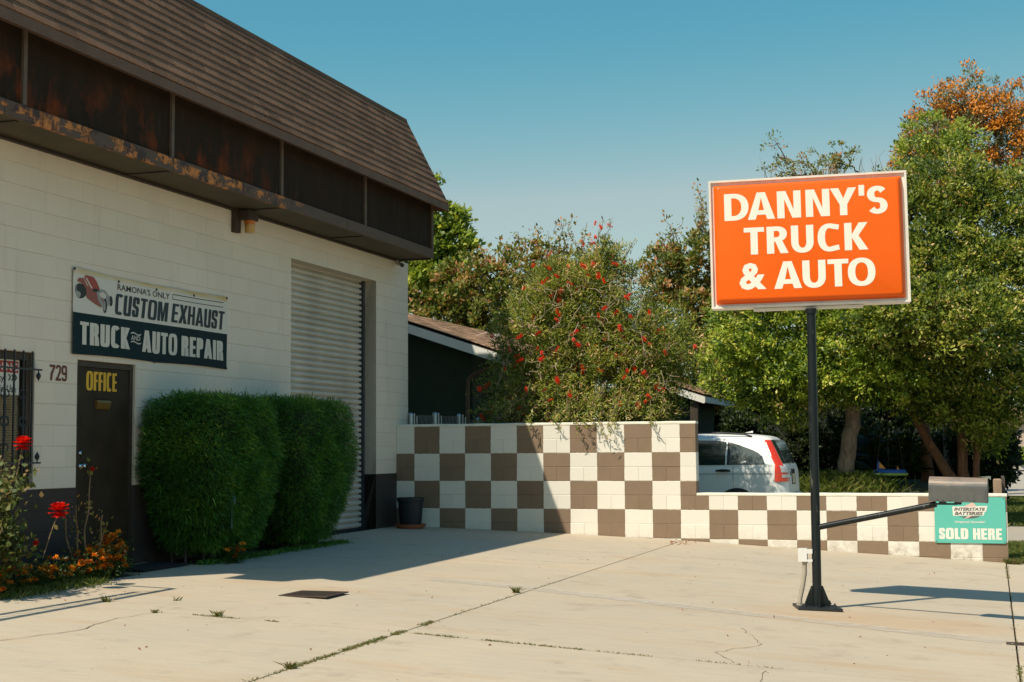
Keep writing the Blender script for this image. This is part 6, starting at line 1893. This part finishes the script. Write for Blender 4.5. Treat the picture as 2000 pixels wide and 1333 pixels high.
def rose(p, r, parent):
    V = []; F = []; Tn = []
    p = np.array(p)
    for layer, (rad, tilt, n_) in enumerate([(.80, -.75, 6), (.95, -.25, 8), (1.0, .15, 8), (.90, .50, 7), (.75, .85, 6), (.55, 1.15, 5), (.35, 1.4, 4)]):
        for k in range(n_):
            a = 2 * PI * (k + .5 * layer) / n_ + rng.uniform(-.2, .2)
            d = np.array([math.cos(a) * math.cos(tilt), math.sin(a) * math.cos(tilt), math.sin(tilt)]); s = np.array([-math.sin(a), math.cos(a), 0])
            L = r * rad * rng.uniform(.85, 1.1); W = r * .52
            i0 = len(V); up_ = np.array([0, 0, 1]) * r
            V += [p, p + d * L * .55 + s * W * .8 + up_ * .05 * layer, p + d * L + s * W * .45 + up_ * (.05 * layer + .10), p + d * L * 1.04 + up_ * .04 * layer, p + d * L - s * W * .45 + up_ * (.05 * layer + .10), p + d * L * .55 - s * W * .8 + up_ * .05 * layer]
            F += [(i0, i0 + 1, i0 + 2, i0 + 3), (i0, i0 + 3, i0 + 4, i0 + 5)]; tt_ = rng.uniform(0, 1); Tn += [tt_ * .5] + [tt_] * 5
    npmesh('rose_bloom', V, F, M['rose_red'], parent, Tn)
rose((.55, -9.64, -.05), .095, rb)
rose((.25, -9.75, .535), .085, rb)
rose((.62, -10.05, -.30), .03, rb)
obj('flower_stalk', MB().tube([(.45, -9.72, -.45), (.50, -9.66, -.2), (.55, -9.64, -.06)], .005, 5).tube([(.10, -9.85, -.2), (.2, -9.78, .2), (.25, -9.75, .54)], .005, 5), M['cane'], rb)
r2 = thing('rose_bush', 'nearly bare cut-back rose canes in front of the office door', 'rose bush', (.2, -8.7, -.73))
mb = MB(); tips = []
for (x, y, dx, dy, h_) in ((.20, -8.72, .0, .06, 1.02), (.25, -8.66, .02, .10, .62), (.18, -8.75, -.03, -.06, .72), (.22, -8.62, .03, .12, .50), (.15, -8.8, -.05, -.10, .60), (.28, -8.6, .05, .30, .30)):
    p = limb(mb, (x, y, -.75), (x + dx, y + dy, -.75 + h_), .011, .006, 6, .25, 6); tips += p[3:]
obj('canes', mb, M['cane'], r2)
tp = np.array([tuple(q) for q in tips]); ci = rng.integers(0, len(tp), 190)
foliage('foliage', tp[ci] + rng.normal(0, .045, (190, 3)), .045, .55, M['leaf_red'], r2)
rose((.22, -8.66, .30), .028, r2)
# marigolds
def marigold(x, y, r, h_, nf, label=None):
    t = thing('marigold_plant', 'low marigold plant full of orange flowers in the bed', 'flowering plant', (x, y, gz(x, y)), 'marigolds in a row along the shop bed')
    if label: t['label'] = label
    z_ = gz(x, y)
    n = int(1100 * (r / .2) ** 2)
    P = np.stack([x + rng.normal(0, r * .42, n), y + rng.normal(0, r * .55, n), z_ + np.abs(rng.normal(0, h_ * .42, n))], 1)
    P[:, 2] = np.minimum(P[:, 2], z_ + h_)
    foliage('foliage', P, .036, .35, M['leaf_marigold'], t)
    for k in range(nf):
        a = rng.uniform(0, 2 * PI); rr_ = r * rng.uniform(0, 1) ** .5
        q_ = np.array([x + rr_ * .85 * math.cos(a), y + rr_ * 1.1 * math.sin(a), z_ + h_ * rng.uniform(.35, 1.12) * (1 - .35 * (rr_ / r) ** 2)])
        m = 34; d = unit(m); d[:, 2] = np.abs(d[:, 2]) * .7
        V, F = leaves(np.repeat(q_[None], m, 0) + d * .006, .029, .75, (0, 0, .2), .3, 0, d * 2)
        npmesh('flower', V, F, M['flower_orange'], t, np.repeat(np.clip(rng.uniform(-.1, .9) + rng.normal(0, .12, m), 0, 1), 4))
ML = ['marigold plant with the brightest orange cluster, in the middle of the bed', 'tall dark orange marigold plant at the end of the bed by the door', 'marigold plant in front of the bare rose canes', 'marigold plant with scattered small flowers between the two rose bushes', 'low marigold plant at the foot of the leafy rose bush', 'small sparse marigold plant in the shade under the leafy rose bush', 'bright yellow-orange marigold clump at the left edge of the view']
for k_, (x, y, r, h_, nf) in enumerate(((.22, -8.42, .22, .32, 46), (.08, -8.08, .17, .38, 34), (.28, -8.80, .22, .28, 40), (.22, -9.18, .22, .23, 26), (.30, -9.55, .2, .21, 18), (.22, -9.9, .2, .18, 10), (.42, -10.35, .16, .24, 20))):
    marigold(x, y, r, h_, nf, ML[k_])
marigold(.60, -6.60, .12, .24, 8, 'small plant with a few orange flowers at the foot of the hedge')
def tuft(P, h_, w_, mat, name, parent=None, lean=.35):
    n = len(P); a = rng.uniform(0, 2 * PI, n); s = np.stack([np.cos(a), np.sin(a), np.zeros(n)], 1) * w_
    ln = np.stack([rng.normal(0, lean, n), rng.normal(0, lean, n), np.ones(n)], 1); H = h_ * rng.uniform(.5, 1.2, (n, 1))
    V = np.stack([P - s, P + s, P + ln * H * .6 + s * .6, P + ln * H * np.array([[1.35, 1.35, .95]])], 1).reshape(-1, 3)
    return npmesh(name, V, np.arange(n * 4).reshape(n, 4), mat, parent, np.repeat(rng.uniform(0, 1, n), 4))
n = 2600
P = np.stack([rng.normal(.42, .10, n), rng.uniform(-10.4, -8.9, n), np.zeros(n)], 1); P[:, 2] = [gz(a, b) for a, b in P[:, :2]]
tag(tuft(P, .06, .004, M['grass'], 'bed_edge_grass'), 'short green grass and weeds along the edge of the flower bed', 'grass', kind='stuff')
n = 2400
P = np.stack([rng.normal(.40, .06, n), rng.uniform(-6.95, -3.4, n), np.zeros(n)], 1); P[:, 2] = [gz(a, b) for a, b in P[:, :2]]
tag(tuft(P, .05, .004, M['leaf_hedge'], 'hedge_foot_litter'), 'low green litter along the bed edge under the hedges', 'ground cover', kind='stuff')
# lawn grass
def gfield(n, x0, x1, y0, y1, zf, h_, nm, label, w_=.006):
    P = np.stack([rng.uniform(x0, x1, n), rng.uniform(y0, y1, n), np.zeros(n)], 1); P[:, 2] = [zf(a, b) for a, b in P[:, :2]]
    tag(tuft(P, h_, w_, M['grass'], nm), label, 'grass', kind='stuff')
gfield(3500, 4.9, 6.1, 8.6, 10.6, zback, .06, 'lawn_grass', 'rough grass on the raised yard behind the low wall')
P = np.stack([rng.normal(5.35, .42, 6500), rng.normal(9.55, .25, 6500), np.zeros(6500)], 1); P[:, 2] = [zback(a, b) for a, b in P[:, :2]]
tag(tuft(P, .27, .009, M['grass'], 'trunk_weeds'), 'taller sunlit weeds around the foot of the pale trunk', 'weeds', kind='stuff')
gfield(16000, 8.46, 9.3, .02, 3.95, lambda a, b: -1.105, .10, 'parkway_grass', 'dry yellow-green grass just beyond the wall end')
gfield(15000, 8.46, 9.8, 9.45, 25.5, lambda a, b: -1.105, .10, 'parkway_grass', 'sunlit grass strip beyond the shaded driveway apron', .008)
P = np.stack([rng.uniform(8.42, 8.6, 900), rng.uniform(-.25, .05, 900), np.full(900, -1.08)], 1)
tag(tuft(P, .07, .005, M['weed'], 'wall_foot_weeds'), 'dry weeds at the right foot of the checkered wall', 'weeds', kind='stuff')
# weeds in the slab joints
def jweed(pts, dens, h_, sig, nm, label):
    L = []
    for (xa, ya, xb, yb, n_) in pts:
        t = rng.uniform(0, 1, int(n_ * dens)); L.append(np.stack([xa + (xb - xa) * t + rng.normal(0, sig, len(t)), ya + (yb - ya) * t + rng.normal(0, sig, len(t)), t * 0], 1))
    P = np.vstack(L); P[:, 2] = [gz(a, b) for a, b in P[:, :2]]
    tag(tuft(P, h_, .0045, M['weed'], nm, None, .7), label, 'weeds', kind='stuff')
jweed([(4.10, -12.3, 4.10, -11.55, 260), (4.10, -11.5, 4.10, -10.75, 420), (4.10, -10.62, 4.10, -10.4, 160), (4.10, -10.05, 4.10, -9.8, 140), (4.10, -14, 4.10, -12.3, 120), (4.1, -9.6, 4.1, -6, 70)], 1.0, .016, .016, 'joint_weeds', 'low green weeds in the long pavement joint')
jweed([(4.2, -10.45, 4.6, -10.45, 110), (4.75, -10.45, 5.5, -10.45, 230), (5.6, -10.45, 6.0, -10.45, 60), (6.3, -10.45, 6.9, -10.45, 50), (2.35, -10.45, 2.75, -10.45, 130), (3.0, -10.45, 3.1, -10.45, 30)], 1.0, .013, .012, 'joint_weeds', 'low green weeds in the cross joint of the pavement')
jweed([(8.42, -.6, 8.42, -2.4, 160), (8.42, -4, 8.42, -9, 60), (8.42, -10.1, 8.42, -9.3, 100)], 1.0, .012, .012, 'joint_weeds', 'dry weeds in the joint at the right edge of the pavement')
def tuft_thing(x, y, n_, h_, label):
    P = np.stack([rng.normal(x, .014, n_), rng.normal(y, .014, n_), np.full(n_, gz(x, y))], 1)
    tag(tuft(P, h_, .005, M['weed'], 'weed_tuft', None, .5), label, 'weed', 'weed tufts sprouting from the pavement joints')
tuft_thing(4.05, -7.55, 46, .060, 'small grass tuft in the long joint at the middle of the lot')
tuft_thing(4.1, -12.25, 90, .042, 'round weed tuft low in the long joint near the bottom edge')
tuft_thing(1.35, -10.1, 34, .055, 'grass tuft on the pavement by the railing shadow at left')
tuft_thing(1.78, -9.75, 16, .04, 'sparse dry grass tuft right of the railing shadow')
tuft_thing(2.05, -10.5, 30, .03, 'flat weed tuft at the crossing of the crack and joint at left')
tuft_thing(2.55, -10.4, 40, .045, 'spiky weed tuft in the cross joint left of centre')
P = np.stack([rng.normal(4.2, .10, 90), rng.uniform(-.9, -.05, 90), np.zeros(90)], 1); P[:, 2] = [gz(a, b) + .006 for a, b in P[:, :2]]
foliage_o = foliage('fallen_leaves', P, .03, .5, M['dry_leaf'], None, bias=(0, 0, -.2)); tag(foliage_o, 'small drift of reddish fallen leaves at the foot of the wall', 'leaves', kind='stuff')
P = np.stack([rng.uniform(.6, 8.3, 300), rng.uniform(-13, -.3, 300), np.zeros(300)], 1); P[:, 2] = [gz(a, b) + .004 for a, b in P[:, :2]]
fo = foliage('scattered_litter', P, .022, .5, M['dry_leaf'], None, bias=(0, 0, -.5)); tag(fo, 'tiny dry leaves and grit scattered over the sunny pavement', 'litter', kind='stuff')
# iron railing just outside the left of the view, whose shadow falls on the pavement
ra = thing('iron_railing', 'black iron handrail by the near corner of the shop', 'railing', (.4, -12, -.75))
A = Vector((.31, -10.75, 1.88)); Bq = Vector((.62, -13.2, 1.05)); A2 = Vector((.30, -10.9, 1.55)); B2 = Vector((.62, -13.2, .40))
obj('rail', MB().tube([A, Bq], .036, 8), M['black_metal'], ra); obj('rail', MB().tube([A2, B2], .030, 8), M['black_metal'], ra)
obj('rail', MB().tube([Bq, (.62, -13.2, -.76)], .02, 8).tube([A, (-.25, -10.75, 1.88)], .02, 8), M['black_metal'], ra)
for i in range(14):
    t = (i + .5) / 14
    obj('bar', MB().tube([A.lerp(Bq, t), A2.lerp(B2, t)], .008, 5), M['black_metal'], ra)
